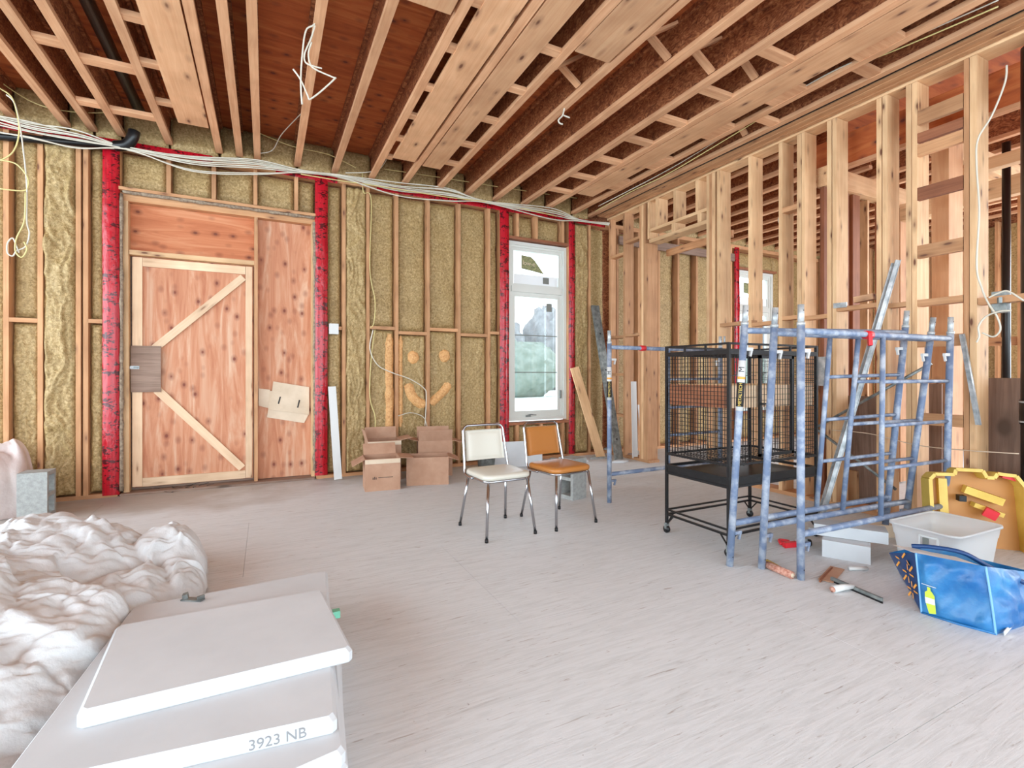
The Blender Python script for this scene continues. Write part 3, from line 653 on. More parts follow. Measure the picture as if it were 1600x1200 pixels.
# ---- cardboard boxes
def cbox(c, rz, w, d, h, fl, label, z=0, marks=False, fh=.14, tapeon=None):
    t = thing('cardboard_box', label, 'box', (c[0], c[1], z), rz, 'open cardboard boxes'); T = wm(t); s = .005
    def P(n, b, mt='card', par=None, smooth=False): return mk(n, b.v, b.f, m[mt], par or t, smooth, T.copy())
    b = MB().box((-w/2, -d/2, 0), (w/2, -d/2+s, h)).box((-w/2, d/2-s, 0), (w/2, d/2, h)).box((-w/2, -d/2+s, 0), (-w/2+s, d/2-s, h)).box((w/2-s, -d/2+s, 0), (w/2, d/2-s, h)).box((-w/2+s, -d/2+s, 0), (w/2-s, d/2-s, s))
    P('box_body', b)
    for side, ang in zip('FBLR', fl):    # angle from vertical-up, outward positive
        if ang is None: continue
        a = math.radians(ang)
        if side in 'FB':
            sg = -1 if side == 'F' else 1; y0 = sg*d/2; p0 = V((0, y0, h)); p1 = p0+V((0, sg*math.sin(a)*fh, math.cos(a)*fh)); q = MB().bar(p0, p1, w-.01, s, up=(0, sg*math.cos(a), -math.sin(a)))
        else:
            sg = -1 if side == 'L' else 1; p0 = V((sg*w/2, 0, h)); p1 = p0+V((sg*math.sin(a)*fh, 0, math.cos(a)*fh)); q = MB().bar(p0, p1, d-.01, s, up=(sg*math.cos(a), 0, -math.sin(a)))
        P('flap', q, 'card' if ang < 100 else 'card')
    if marks:
        b = MB(); y = -d/2-.0008
        for k, (dx, hh) in enumerate([(-.10, .022), (-.085, .030), (-.07, .022)]): b.box((dx*w/.35, y, h*.36), (dx*w/.35+.008, y+.0008, h*.36+hh))
        b.box((-.045*w/.35, y, h*.405), (.10*w/.35, y+.0008, h*.405+.006)); P('printed_mark', b, 'ink')
        b = MB().box((-w/2, -d/2-.001, h-.05), (w/2, -d/2, h-.006)); P('packing_tape', b, 'cardw')
    return t
cbox((1.10, 5.305, 0), math.radians(-6), .355, .32, .33, (None, 40, 118, 95), 'open cardboard box with printed mark, front left of the pile by the foamed wall', marks=True)
cbox((1.21, 5.76, 0), math.radians(-3), .37, .30, .45, (None, 12, 15, 80), 'cardboard box with raised back flap, behind the front left box', marks=True, fh=.13)
cbox((1.615, 5.33, 0), math.radians(-17), .45, .30, .30, (None, None, None, 110), 'cardboard box with blank front and seam near the floor, front right of the pile', fh=.12)
cbox((1.82, 5.74, 0), math.radians(-12), .40, .30, .42, (20, 8, 75, 105), 'cardboard box with tall open flaps, rear right of the pile', fh=.14)

# ---- cage
t = thing('bird_cage', 'tall black wire parrot cage on a wheeled stand beside the blue scaffold frames', 'cage', (3.19, 2.54, 0))
x0, x1, y0, y1 = 2.725, 3.655, 2.262, 2.822; K = m['blackm']
for x in (x0, x1):
    for y in (y0, y1): bar('corner_post', (x, y, .07), (x, y, 1.412), .019, .019, K, t, up=(1, 0, 0))
def ring(z, w=.014, h=.014, nm='rail'):
    for a, b in (((x0, y0, z), (x1, y0, z)), ((x0, y1, z), (x1, y1, z)), ((x0, y0, z), (x0, y1, z)), ((x1, y0, z), (x1, y1, z))): bar(nm, a, b, w, h, K, t)
ring(1.405); ring(1.35, .02, .03); ring(.455, .016, .016); ring(.51, .016, .02); ring(.14, .014, .014); ring(.175, .012, .012); ring(.60, .016, .016)
for a, b in (((x0, y0+.19, 1.35), (x0, y0+.19, 1.41)), ((x0, y1-.18, 1.35), (x0, y1-.18, 1.41)), ((x0+.3, y0, 1.35), (x0+.3, y0, 1.41)), ((x1-.3, y0, 1.35), (x1-.3, y0, 1.41))): bar('rail_post', a, b, .012, .012, K, t, up=(1, 0, 0))
MB().box((x0+.01, y0+.01, .47), (x1-.01, y1-.01, .485)).box((x0+.01, y0-.004, .46), (x1-.01, y0+.006, .515)).box((x0-.004, y0+.01, .46), (x0+.006, y1-.01, .515)).build('waste_tray', K, t)
g = MB()
for i in range(1, 22): g.bar((x0, y0+i*(y1-y0)/22, .59), (x1, y0+i*(y1-y0)/22, .59), .003, .003)
for i in range(1, 12): g.bar((x0+i*(x1-x0)/12, y0, .586), (x0+i*(x1-x0)/12, y1, .586), .003, .003)
g.build('floor_grate', K, t)
def wires(nm, A, B, z0, z1, nv, nh):
    g = MB(); A = V(A); B = V(B); d = (B-A)
    for i in range(1, nv):
        p = A+d*i/nv; g.bar((p.x, p.y, z0), (p.x, p.y, z1), .0034, .0034, up=(1, 0, 0))
    for j in range(1, nh):
        z = z0+(z1-z0)*j/nh; g.bar((A.x, A.y, z), (B.x, B.y, z), .0034, .0034)
    o = g.build(nm, K, t); return o
wires('wire_panel', (x0, y0, 0), (x0, y1, 0), .60, 1.34, 19, 26); wires('wire_panel', (x1, y0, 0), (x1, y1, 0), .60, 1.34, 19, 12)
wires('wire_panel', (x0, y0, 0), (x0+.27, y0, 0), .60, 1.34, 10, 5); wires('wire_panel', (x1-.28, y0, 0), (x1, y0, 0), .60, 1.34, 12, 26)
wires('wire_panel', (x0, y1, 0), (x1, y1, 0), .60, 1.34, 34, 5)
g = MB().box((x0, y0, 1.335), (x1, y0+.003, 1.345))
for i in range(1, 30): g.bar((x0+i*(x1-x0)/30, y0, 1.343), (x0+i*(x1-x0)/30, y1, 1.343), .003, .003)
g.build('roof_wires', K, t)
dr = MB(); dx0, dx1, dz0, dz1 = x0+.28, x1-.29, .64, 1.33; yy = y0-.012
dr.box((dx0, yy-.008, dz0), (dx0+.02, yy+.008, dz1)).box((dx1-.02, yy-.008, dz0), (dx1, yy+.008, dz1)).box((dx0, yy-.008, dz0), (dx1, yy+.008, dz0+.02)).box((dx0, yy-.008, dz1-.02), (dx1, yy+.008, dz1))
do = dr.build('cage_door', K, t); g = MB()
for i in range(1, 13): x = dx0+i*(dx1-dx0)/13; g.bar((x, yy, dz0), (x, yy, dz1), .0034, .0034, up=(1, 0, 0))
for j in range(1, 18): z = dz0+j*(dz1-dz0)/18; g.bar((dx0, yy, z), (dx1, yy, z), .003, .003)
g.build('door_wires', K, do)
MB().tube([(dx0+.0, yy-.02, 1.0), (dx0+.06, yy-.035, 1.0), (dx0+.06, yy-.035, .96)], .007).build('door_latch', K, do, True)
for x in (x0, x1):
    for y in (y0, y1):
        sx = 1 if x == x0 else -1; sy = 1 if y == y0 else -1
        bar('brace', (x, y, .06), (x+sx*.07, y, .14), .008, .008, K, t); bar('brace', (x, y, .06), (x, y+sy*.07, .14), .008, .008, K, t)
        c = MB().tube([(x-.011, y, .027), (x+.011, y, .027)], .027, 14).build('caster', K, t, True)
        MB().box((x-.016, y-.01, .03), (x+.016, y+.01, .075)).build('caster_fork', m['galvd'], c)
MB().tube([(x0+.02, y0+.05, 1.40), (x0+.02, y0+.05, 1.455)], .006).build('top_pin', m['galv'], t, True)
# wooden nest box in the cage
t = thing('nest_box', 'wooden plank box hung inside the black wire cage', 'box', (3.19, 2.54, .975))
a = .02
bar('side_board', (x0+a, y0+a, 1.05), (x0+a, y1-a, 1.05), .018, .15, m['wdark'], t); bar('side_board', (x1-a, y0+a, 1.05), (x1-a, y1-a, 1.05), .018, .15, m['stud'], t)  # dark left, cream front: shade and light put into the wood colour
bar('front_board', (x0+a+.012, y0+a, 1.05), (x1-a-.012, y0+a, 1.05), .018, .15, m['cream'], t); bar('back_board', (x0+a+.012, y1-a, 1.05), (x1-a-.012, y1-a, 1.05), .018, .15, m['stud'], t)

# ---- scaffold frames: bilinear map of a flat frame onto its four corners
def scaffold(LB, RB, LT, RT, label, pins=True, sticker=None, clamp=None, inner=.5, z0=0):
    LB, RB, LT, RT = V(LB), V(RB), V(LT), V(RT); H = 1.5
    def q(u, v): v = v/H; return (LB*(1-u)+RB*u)*(1-v)+(LT*(1-u)+RT*u)*v
    t = thing('scaffold', label, 'scaffolding', tuple(LB), 0, 'blue tubular scaffold frames'); B = m['blue']
    nrm = (RB-LB).cross(LT-LB).normalized()
    for u in (0, 1):
        p = tube('post', [q(u, 0), q(u, H)], .0215, B, t, 14)
        if pins:
            tube('coupling_pin', [q(u, H-.01), q(u, H+.11)], .0175, m['galv'], t, 12); tube('pin_collar', [q(u, H-.012), q(u, H+.008)], .0225, m['galv'], t, 12)
            c = q(u, H+.075); tube('pin_hole', [c-nrm*.0182, c+nrm*.0182], .004, m['blackm'], p, 6)
            c = q(u, .06); tube('pin_hole', [c-nrm*.0222, c+nrm*.0222], .004, m['blackm'], p, 6)
    tube('crossbar', [q(0, 1.455), q(1, 1.455)], .0195, B, t, 12); tube('crossbar', [q(0, .263), q(1, .263)], .0195, B, t, 12)
    tube('ladder_post', [q(inner, .263), q(inner, 1.455)], .0155, B, t, 10)
    for v in (1.152, .865, .584): tube('rung', [q(inner, v), q(1, v)], .0125, B, t, 10)
    xd = (RB-LB).normalized()
    for u, sg in ((0, 1), (1, -1)):
        for v in (1.34, .20):
            c = q(u, v); h = MB(); h.bar(c, c+xd*sg*.075, .02, .02).bar(c+xd*sg*.075+V((0, 0, .008)), c+xd*sg*.058+V((0, 0, -.045)), .014, .012, up=nrm)
            h.build('brace_lock', B if v < 1 else m['wht'], t)
    if sticker is not None:
        u = 0; c0, c1 = q(u, 1.27), q(u, .96); up = (c1-c0).normalized()
        s = MB().tube([c0, c1], .0222, 14).build('sticker', m['wht'], t, True)
        f = -(nrm if nrm.y > 0 else -nrm); f = V((-c0.x, -c0.y, 0)).normalized()
        tube('sticker_band', [q(u, 1.17), q(u, 1.155)], .0226, m['ora'], s, 14)
        M = frame3(q(u, 1.215)+f*.0232, -up, f); text('sticker_lettering', 'M', .045, M, m['ink'], s)
        tube('sticker_band', [q(u, 1.135), q(u, .985)], .0225, m['ink'], s, 14)
        M = frame3(q(u, 1.06)+f*.0232, -up, f); text('sticker_lettering', 'METALTECH', .026, M, m['yel'], s)
    if clamp:
        c = q(clamp[0], clamp[1]); MB().tube([c-xd*.03, c+xd*.03], .027, 12).build('red_clamp' if clamp[2] else 'red_tape', m['redp'], t, True)
        if clamp[2]: MB().bar(c+V((-.02, -.02, 0)), c+V((-.03, -.03, -.07)), .02, .03).build('clamp_jaw', m['redp'], t)
    return t
f3 = scaffold((2.804, 1.826, 0), (4.37, 1.775, .0), (2.812, 1.83, 1.5), (4.38, 1.75, 1.5), 'blue scaffold frame nearest the camera, with a red clamp on its top bar', clamp=(.40, 1.452, True))
f2 = scaffold((2.745, 2.037, 0), (4.24, 1.975, .0), (2.80, 1.99, 1.5), (4.30, 1.83, 1.5), 'blue scaffold frame between the two outer ones of the leaning group')
f1 = scaffold((2.603, 2.154, 0), (4.10, 2.03, .03), (2.685, 2.11, 1.52), (4.16, 1.925, 1.55), 'blue scaffold frame with striped label, leftmost of the group leaning by the cage', sticker=1)
f0 = scaffold((2.882, 3.724, 0), (4.40, 3.76, 0), (2.882, 3.724, 1.5), (4.40, 3.76, 1.5), 'blue scaffold frame standing alone behind the cage', sticker=1, clamp=(.27, 1.455, False))

# ---- slabs
def slab(FLc, FRc, BRc, BLc, zt, th, label, note=None):
    t = thing('gypsum_slab', label, 'slab', ((FLc[0]+BRc[0])/2, (FLc[1]+BRc[1])/2, zt-th), 0, 'stacked white slabs')
    cs = [V((p[0], p[1], 0)) for p in (FLc, FRc, BRc, BLc)]; c = sum(cs, V((0, 0, 0)))/4
    def rg(z, s):
        out = []
        for i in range(4):
            a, b, d = cs[i-1], cs[i], cs[(i+1) % 4]; e1 = (a-b).normalized(); e2 = (d-b).normalized(); k = b+(e1+e2)*s
            for w in (0, 1, 2): p = k+(e1*(2-w)+e2*w)*.006; out.append(V((p.x, p.y, z)))
        return out
    loft('slab_body', [rg(zt-th, .002), rg(zt-th+.004, 0), rg(zt-.014, 0), rg(zt-.010, .004), rg(zt, .012)], m['slab'], t, smooth=False)
    if note:
        a, b = cs[0], cs[1]; d = (b-a).normalized(); n = V((d.y, -d.x, 0)); p = a.lerp(b, note[1])+n*.0006+V((0, 0, zt-th*.58))
        text('handwriting', note[0], .042, frame3(p, d+V((0, 0, .02)), n), m['grayink'], t)
    return t
def shr(p, dx=0, dy=0): return (p[0]+dx, p[1]+dy)
slab((-.53, 1.35), (.20, 1.44), (.30, 2.3), (-.50, 2.3), .045, .043, 'white slab at the bottom of the stack, on the floor')
slab((-.58, 1.40), (.21, 1.46), (.29, 2.40), (-.48, 2.35), .092, .046, 'white slab second from the bottom of the stack')
slab((-.56, 1.33), (.203, 1.458), (.26, 2.50), (-.5, 2.40), .14, .047, 'white slab third from the bottom, its front edge below the pencilled one')
slab((-.60, 1.63), (.189, 1.533), (.287, 2.707), (-.52, 2.66), .19, .049, 'large white slab with pencilled writing along its front edge', note=('3923 NB', .80))
slab((-.481, 1.80), (.275, 1.80), (.225, 2.36), (-.515, 2.37), .24, .049, 'white slab lying on top of the stack, bevelled edge facing the camera')
# small scrap of metal & green tape
p = FL(305, 938, .19)
t = thing('metal_clip', 'small grey metal clip lying on the large white slab', 'clip', (p.x, p.y, .19))
g = MB(); g.bar(p+V((-.05, .03, .004)), p+V((.03, -.02, .004)), .03, .006).bar(p+V((-.05, .03, .014)), p+V((-.03, .03, .018)), .03, .02).bar(p+V((.01, -.02, .012)), p+V((.035, -.005, .012)), .01, .02)
g.build('clip_body', m['galvd'], t)
p = FL(524, 960, .15); tag(MB().box((p.x-.012, p.y-.02, .14), (p.x+.018, p.y+.012, .17)).build('tape_scrap', plain('mint_tape', (120, 200, 170), .5)), 'mint green scrap stuck at the right edge of the slab stack', 'scrap')

# ---- canvas heap
def ridg(x, y, f, s): return 1-abs(noise.noise(V((x*f, y*f, s))))*2
def folds(x, y, seed):
    rs = random.Random(seed); r = 0
    for lam, am in ((.62, .20), (.41, .20), (.27, .22), (.19, .20), (.135, .17), (.10, .14), (.072, .11), (.052, .08), (.036, .05)):
        a = rs.uniform(0, 3.14); q = rs.uniform(0, 9); f = 1.1/lam
        wx = x+lam*.75*noise.noise(V((x*f*.55, y*f*.55, q))); wy = y+lam*.75*noise.noise(V((x*f*.55+5, y*f*.55, q+4)))
        t = (wx*math.cos(a)+wy*math.sin(a))/lam+q; t = abs((t % 1)-.5)*2; t = 1-(1-t)**1.5
        mk_ = .35+.9*abs(noise.noise(V((x*f*.35, y*f*.35, q+8))))*1.6
        r += am*(t-.5)*mk_
    return r
def heap(name, label, cat, bbox, hf, step, mat, seed, amp, group=None):
    X0, X1, Y0, Y1 = bbox; nx = int((X1-X0)/step); ny = int((Y1-Y0)/step); idx = {}; vs = []; fs = []
    H = {}
    for j in range(ny+1):
        for i in range(nx+1):
            x, y = X0+i*step, Y0+j*step; h = hf(x, y)
            if h > -.02: H[i, j] = h
    for (i, j), h in H.items():
        x, y = X0+i*step, Y0+j*step; k = min(1, max(0, h+.02)/.07)
        z = max(.003, h+amp*folds(x, y, seed)*k)
        ox = amp*.45*noise.noise(V((x*7, y*7, seed+20)))*k; oy = amp*.45*noise.noise(V((x*7, y*7, seed+30)))*k
        idx[i, j] = len(vs); vs.append((x+ox, y+oy, z))
    for (i, j) in H:
        if (i+1, j) in H and (i, j+1) in H and (i+1, j+1) in H: fs.append((idx[i, j], idx[i+1, j], idx[i+1, j+1], idx[i, j+1]))
    return tag(mk(name, vs, fs, mat, None, True), label, cat, group)
def blob(x, y, cx, cy, rx, ry, h, p=2.0, rot=0):
    c, s_ = math.cos(rot), math.sin(rot); dx, dy = x-cx, y-cy; u = (dx*c+dy*s_)/rx; v = (-dx*s_+dy*c)/ry
    d = (u*u+v*v)**.5; return h*(1-d**p) if d < 1 else -.3*(d-1)
def canvas(x, y):
    L = [blob(x, y, -1.12, 3.45, .62, .62, .40, 3), blob(x, y, -1.35, 2.75, .75, .9, .42, 3), blob(x, y, -.95, 2.45, .52, .75, .33, 3), blob(x, y, -.52, 3.50, .20, .28, .27, 3.5), blob(x, y, -.42, 3.2, .13, .26, .17, 3), blob(x, y, -.62, 3.0, .24, .42, .20, 3),
         blob(x, y, -.85, 1.7, .28, .65, .16, 3), blob(x, y, -.66, 2.62, .17, .35, .30, 3)]
    b = max(L); return b+.035*noise.noise(V((x*5, y*5, 3)))*(b > 0) + .05*noise.noise(V((x*2.6, y*2.6, 9)))
def canvas_ok(x, y):
    h = canvas(x, y)
    lim = -.50-.06*max(0, min(1, (2.7-y)/1.0)) if y < 2.66 else 9
    if x > lim: return -1
    return h
heap('canvas_sheet', 'crumpled white canvas dust sheet heaped left of the white slabs', 'dust sheet', (-2.3, -.2, 1.0, 4.2), canvas_ok, .0085, m['tarp'], 3, .125)
heap('plastic_bag', 'pinkish white wrapped plastic bag against the foamed wall beside the concrete block', 'bag', (-2.6, -1.75, 5.2, 6.0),
     lambda x, y: min(.62, max(blob(x, y, -2.15, 5.72, .34, .26, .56, 6), blob(x, y, -1.98, 5.78, .17, .17, .60, 5))), .012, m['pinkw'], 11, .14)

# ---- storage bin
bx = [FL(1412, 872), FL(1543, 872)]
Wd, Dd, Hh = .44, .30, .27
t = thing('storage_bin', 'clear plastic storage bin with handle cut-out behind the blue bag', 'bin', (3.80, 1.545, 0))
dx = V((math.cos(.03), -math.sin(.03), 0)); dyv = V((-dx.y, dx.x, 0)); O = V((3.80, 1.545, 0))
def rr(z, s, e=0): return [O+dx*(x*s+math.copysign(e, x))+dyv*(y*s+math.copysign(e, y))+V((0, 0, z)) for x, y in rpts(-Wd/2, Wd/2, -Dd/2, Dd/2, .045, 5)]
loft('tub', [rr(.004, 1), rr(.02, 1.03), rr(Hh*.72, 1.15), rr(Hh*.74, 1.17), rr(Hh, 1.22), rr(Hh+.003, 1.26), rr(Hh-.012, 1.27), rr(Hh-.010, 1.25), rr(Hh-.006, 1.20), rr(Hh*.7, 1.13), rr(.022, 1.01), rr(.012, .97)], m['bin'], t)
h0 = O-dx*(Wd/2*1.20)+V((0, -.035, .195)); dx, dyv = -dyv, dx; g = MB()
for a, b in (((-.045, -.035), (.045, -.035)), ((-.045, .035), (.045, .035)), ((-.045, -.035), (-.045, .035)), ((.045, -.035), (.045, .035))):
    g.bar(h0+dx*a[0]+V((0, 0, a[1])), h0+dx*b[0]+V((0, 0, b[1])), .01, .01, up=(0, 0, 1) if a[1] == b[1] else tuple(dx))
g.build('label_frame', m['wht'], t); MB().bar(h0+dx*-.03+V((0, 0, 0)), h0+dx*.0, .006, .05).build('label_picture', m['greyst'], t)
MB().tube([O+dx*x+dyv*y+V((0, 0, .05)) for x, y in ((-.1, 0), (.12, .03))], .05, 10).build('roll_inside', m['bin'], t, True)

# ---- yellow tote lid leaning behind the bin
t = thing('yellow_lid', 'yellow plastic tote lid with red latch standing behind the clear bin', 'lid', (4.45, 1.62, 0))
LA, LB_ = V((4.23, 1.83, .0)), V((4.60, 1.46, 0)); ld = (LB_-LA); LW = ld.length; ld.normalize(); ln = V((-ld.y, ld.x, 0)); lu = (V((0, 0, 1))+ln*.12).normalized()
def lp(x, z, y=0): return LA+ld*x+lu*z-ln*y
LH = .50
g = MB(); g.bar(lp(.0, .25, .03), lp(.0, .25, .03)+lu*.0001, .01, .01) if False else None
out = [(0, .0), (0, LH-.04), (.03, LH-.005), (.14, LH), (.15, LH+.035), (.30, LH+.035), (.32, LH-.01), (.36, LH-.01), (.38, LH+.02), (.48, LH+.01), (LW, LH-.06), (LW+.01, 0)]
def ext(pts, ya, yb):
    n = len(pts); vs = [lp(x, z, ya) for x, z in pts]+[lp(x, z, yb) for x, z in pts]
    return vs, [tuple(reversed(range(n))), tuple(range(n, 2*n))]+[(i, (i+1) % n, (i+1) % n+n, i+n) for i in range(n)]
v_, f_ = ext(out, .0, .012); mk('lid_panel', v_, f_, plain('shaded_yellow_plastic', (186, 126, 58), .5), t)  # yellow lid's inside, with its shade painted in as a darker tone
g = MB()
for a, b in zip(out, out[1:]): g.bar(lp(a[0], a[1], .06), lp(b[0], b[1], .06), .12, .022, up=tuple(lu) if abs(a[1]-b[1]) < .1 else tuple(ld))
g.build('lid_rim', m['yel'], t)
g = MB().bar(lp(.10, .02, .02), lp(.10, .46, .02), .05, .05, up=tuple(ld)).bar(lp(.22, .40, .04), lp(.42, .33, .06), .07, .05).bar(lp(.26, .30, .05), lp(.42, .24, .05), .06, .03); g.build('stiffening_rib', m['yel'], t)
MB().bar(lp(.42, LH+.012, .06), lp(.50, LH-.01, .06), .07, .03).build('red_latch', m['redp'], t)
MB().bar(lp(.30, .27, .10), lp(.36, .24, .12), .05, .06).build('red_latch', m['redp'], t)
MB().bar(lp(.17, .34, .07), lp(.21, .34, .07), .05, .04).build('black_clip', m['blackm'], t)

# ---- blue shopping bag (own local cloth)
t = thing('shopping_bag', 'blue shopping bag with orange sparks and green bottle print, slumped at the right', 'bag', (3.2, 1.3, 0))
B1, B2, B3, B4 = FL(1440, 958), FL(1556, 992), V((3.55, .98, 0)), V((3.40, 1.60, 0))
T1, T2, T3, T4 = FL(1431, 864, .285), FL(1540, 885, .295), V((3.58, 1.06, .17)), V((3.48, 1.52, .19))
G0, G1 = FL(1417, 935, .0), FL(1408, 874, .24)     # gusset fold in the left panel
TT = FL(1389, 864, .20)
def clothq(name, a, b, c, d, mat, nx=26, ny=22, amp=.014, seed=0, par=None):
    a, b, c, d = V(a), V(b), V(c), V(d); nr = (b-a).cross(d-a).normalized(); vs = []; fs = []
    for j in range(ny+1):
        for i in range(nx+1):
            u, v = i/nx, j/ny; p = (a*(1-u)+b*u)*(1-v)+(d*(1-u)+c*u)*v; e = min(1, 8*min(u, 1-u, v, 1-v)+.0)
            w = ridg(p.x*1.0+p.z*.6, p.y+p.z, 7, seed)*.6+noise.noise(V((p.x*16, p.y*16+p.z*9, seed)))*.5
            vs.append(p+nr*amp*w*e)
    for j in range(ny):
        for i in range(nx): q = j*(nx+1)+i; fs.append((q, q+1, q+nx+2, q+nx+1))
    return mk(name, vs, fs, mat, par or t, True)
mid = (B1+B2)/2
front = clothq('front_panel', B1, B2, T2, T1, m['bagb'], seed=1, amp=.032)
clothq('side_panel', B2, B3, T3, T2, m['bagb'], seed=2, amp=.04); clothq('back_panel', B3, B4, T4, T3, m['bagb'], seed=3)
lpn = clothq('printed_side_panel', TT.lerp(B4, .15)*1.0, B1, T1, TT, m['navy'], seed=4, amp=.008); clothq('base_panel', B1+V((0, 0, .004)), B4+V((0, 0, .004)), B3+V((0, 0, .004)), B2+V((0, 0, .004)), m['bagb'], amp=0)
clothq('back_panel', B4, TT.lerp(B4, .15), TT, T4, m['bagb'], seed=6)
for a, b in ((B1, T1), (B2, T2)):
    tube('piping', spline([a, a.lerp(b, .5)+V((-.006, -.004, 0)), b], 6), .005, plain('light_blue_piping', (120, 176, 224), .4), t, 6)
tube('piping', [B1+V((0, 0, .004)), (B1+B2)/2+V((-.012, -.006, .004)), B2+V((0, 0, .004))], .006, m['bagb'], t, 6)
clothq('lining', T1+V((.02, .01, -.01)), T2+V((.02, .01, -.01)), T2+V((.12, .14, -.03)), T1+V((.10, .16, -.02)), m['wht'], seed=8, amp=.01)
tube('handle', spline([T1.lerp(T2, .15)+V((.09, .1, 0)), T1.lerp(T2, .5)+V((.10, .11, .01)), T1.lerp(T2, .95)+V((.13, .12, .0)), T2+V((.2, .05, -.06)), T2+V((.3, -.05, -.12))], 8), .012, m['navy'], t, 6)
# prints
nf = (B2-B1).cross(T1-B1).normalized(); nf = nf if nf.dot(-B1) > 0 else -nf
def onf(u, v, o=.036): return (B1*(1-u)+B2*u)*(1-v)+(T1*(1-u)+T2*u)*v+nf*o
def poly(name, pts, mat, par, fn):
    vs = [fn(u, v) for u, v in pts]; n = len(vs); nn = nf*.001
    return mk(name, vs+[p+nn for p in vs], [tuple(range(n)), tuple(reversed(range(n, 2*n)))]+[(i, (i+1) % n, (i+1) % n+n, i+n) for i in range(n)], mat, par)
poly('bottle_print', [(.14, .06), (.24, .08), (.245, .36), (.21, .42), (.195, .43), (.195, .485), (.15, .49), (.15, .43), (.11, .40), (.10, .30), (.115, .18)], m['lime'], front, onf)
poly('bottle_label', [(.105, .22), (.242, .22), (.242, .31), (.103, .32)], m['wht'], front, lambda u, v: onf(u, v, .038))
poly('print_line', [(.07, .52), (.28, .50), (.28, .508), (.07, .528)], m['wht'], front, onf)
A0 = TT.lerp(B4, .15); nl = (B1-A0).cross(TT-A0).normalized(); nl = nl if nl.dot(-B1) > 0 else -nl
def onl(u, v): return (A0*(1-u)+B1*u)*(1-v)+(TT*(1-u)+T1*u)*v+nl*.011
def spark(cu, cv, r, ks=range(6), r0=.35):
    for k in ks:
        a = math.pi/2+k*math.pi/3+.2; c = onl(cu, cv); ux = (T1-TT).normalized(); uz = V((0, 0, 1)); d = ux*math.cos(a)+uz*math.sin(a); 
        bar('spark_print', c+d*r*r0, c+d*r, .002, .010, m['ora'], lpn, up=tuple(d.cross(nl)))
spark(.52, .80, .05, (1, 2, 5)); spark(.74, .55, .05); spark(.84, .27, .045)
c = onl(.78, .80); tube('spark_print', [c, c+nl*.002], .014, m['ora'], lpn, 12)
MB().bar(B2+V((.02, -.022, .012)), B2+V((.10, -.02, .03)), .003, .022).build('white_tag', m['wht'], t)

# ---- floor items
def slabp(name, p0, p1, w, h, mat, label, cat, up=(0, 0, 1), z=0, grp=None):
    p0, p1 = V(p0), V(p1); zz = h/2+z+.001; o = bar(name, (p0.x, p0.y, p0.z+zz), (p1.x, p1.y, p1.z+zz), w, h, mat, None, up); return tag(o, label, cat, grp)
t = thing('foam_offcut', 'lower white foam offcut with pencil mark beside the scaffold feet', 'offcut', (3.37, 1.9, 0), 0, 'white offcuts by the scaffold')
bar('offcut_body', (3.335, 2.02, .055), (3.455, 1.79, .055), .11, .11, m['slab'], t); text('pencil_mark', 'N', .05, frame3((3.385-.0, 1.79+.02, .05), (.463, -.886, .05), (-.886, -.463, 0)), m['grayink'], t)
slabp('foam_offcut', (3.40, 2.12, 0), (3.62, 1.78, 0), .16, .075, m['slab'], 'upper white foam offcut resting across the lower one', 'offcut', z=.112, grp='white offcuts by the scaffold')
slabp('foam_offcut', (3.70, 2.35, 0), (3.86, 2.1, 0), .12, .05, m['slab'], 'short white offcut on the floor behind the stacked pair', 'offcut', grp='white offcuts by the scaffold')
slabp('foam_offcut', (4.0, 2.12, 0), (4.3, 1.95, 0), .12, .09, m['cardw'], 'pale offcut on the floor just behind the clear bin', 'offcut', grp='white offcuts by the scaffold')
a, b = FL(1199, 888), FL(1238, 905); t = thing('roller_cover', 'fluffy pink paint roller cover on the floor at the scaffold foot', 'paint roller', tuple((a+b)/2))
tube('fleece', [a+V((0, 0, .022)), b+V((0, 0, .022))], .022, m['fuzz'], t, 16); tube('core', [a+(a-b)*.03+V((0, 0, .022)), b+(b-a)*.03+V((0, 0, .022))], .012, m['cardw'], t, 10)
a, b = FL(1203, 880), FL(1244, 902); a = V((a.x, a.y+.02, .011)); b = V((b.x+.0, b.y+.07, .011)); tag(tube('wooden_stick', [a, a.lerp(b, .5)+V((.005, 0, 0)), b], .009, m['yel'], None, 8), 'thin yellow wooden stick beside the roller cover', 'stick')
a, b = FL(1285, 911), FL(1304, 890); t = thing('drywall_knife', 'wide brown-bladed scraper lying flat near the squeegee', 'scraper', tuple((a+b)/2))
bar('blade', a+V((.03, 0, .006)), b+V((.03, 0, .006)), .075, .004, m['card'], t); bar('blade_edge', a+V((-.008, .01, .008)), b+V((-.008, .01, .008)), .008, .012, m['wdark'], t)
tube('grip', [b+V((.06, -.05, .014)), b+V((.16, -.10, .014))], .012, m['wht'], t, 8)
a, b = FL(1299, 908), FL(1378, 942); t = thing('squeegee', 'steel squeegee with pale handle lying on the dusty floor', 'squeegee', tuple((a+b)/2))
bar('channel', a+V((0, 0, .016)), b+V((0, 0, .016)), .016, .02, m['galvd'], t); bar('rubber', a+V((-.008, -.008, .005)), b+V((-.008, -.008, .005)), .004, .01, m['blackm'], t)
c = a.lerp(b, .45); h1 = FL(1302, 926); tube('handle', [c+V((0, 0, .022)), c.lerp(h1, .5)+V((0, 0, .024)), h1+V((0, 0, .018))], [.013, .017, .019], m['wht'], t, 12); tube('handle_end', [h1+V((0, 0, .018)), h1+(h1-c)*.08+V((0, 0, .018))], .015, m['fuzz'], t, 12)
a = FL(1225, 856); t = thing('red_clamp_tool', 'red hand clamp with grey jaw on the floor behind the nearest scaffold foot', 'clamp', tuple(a))
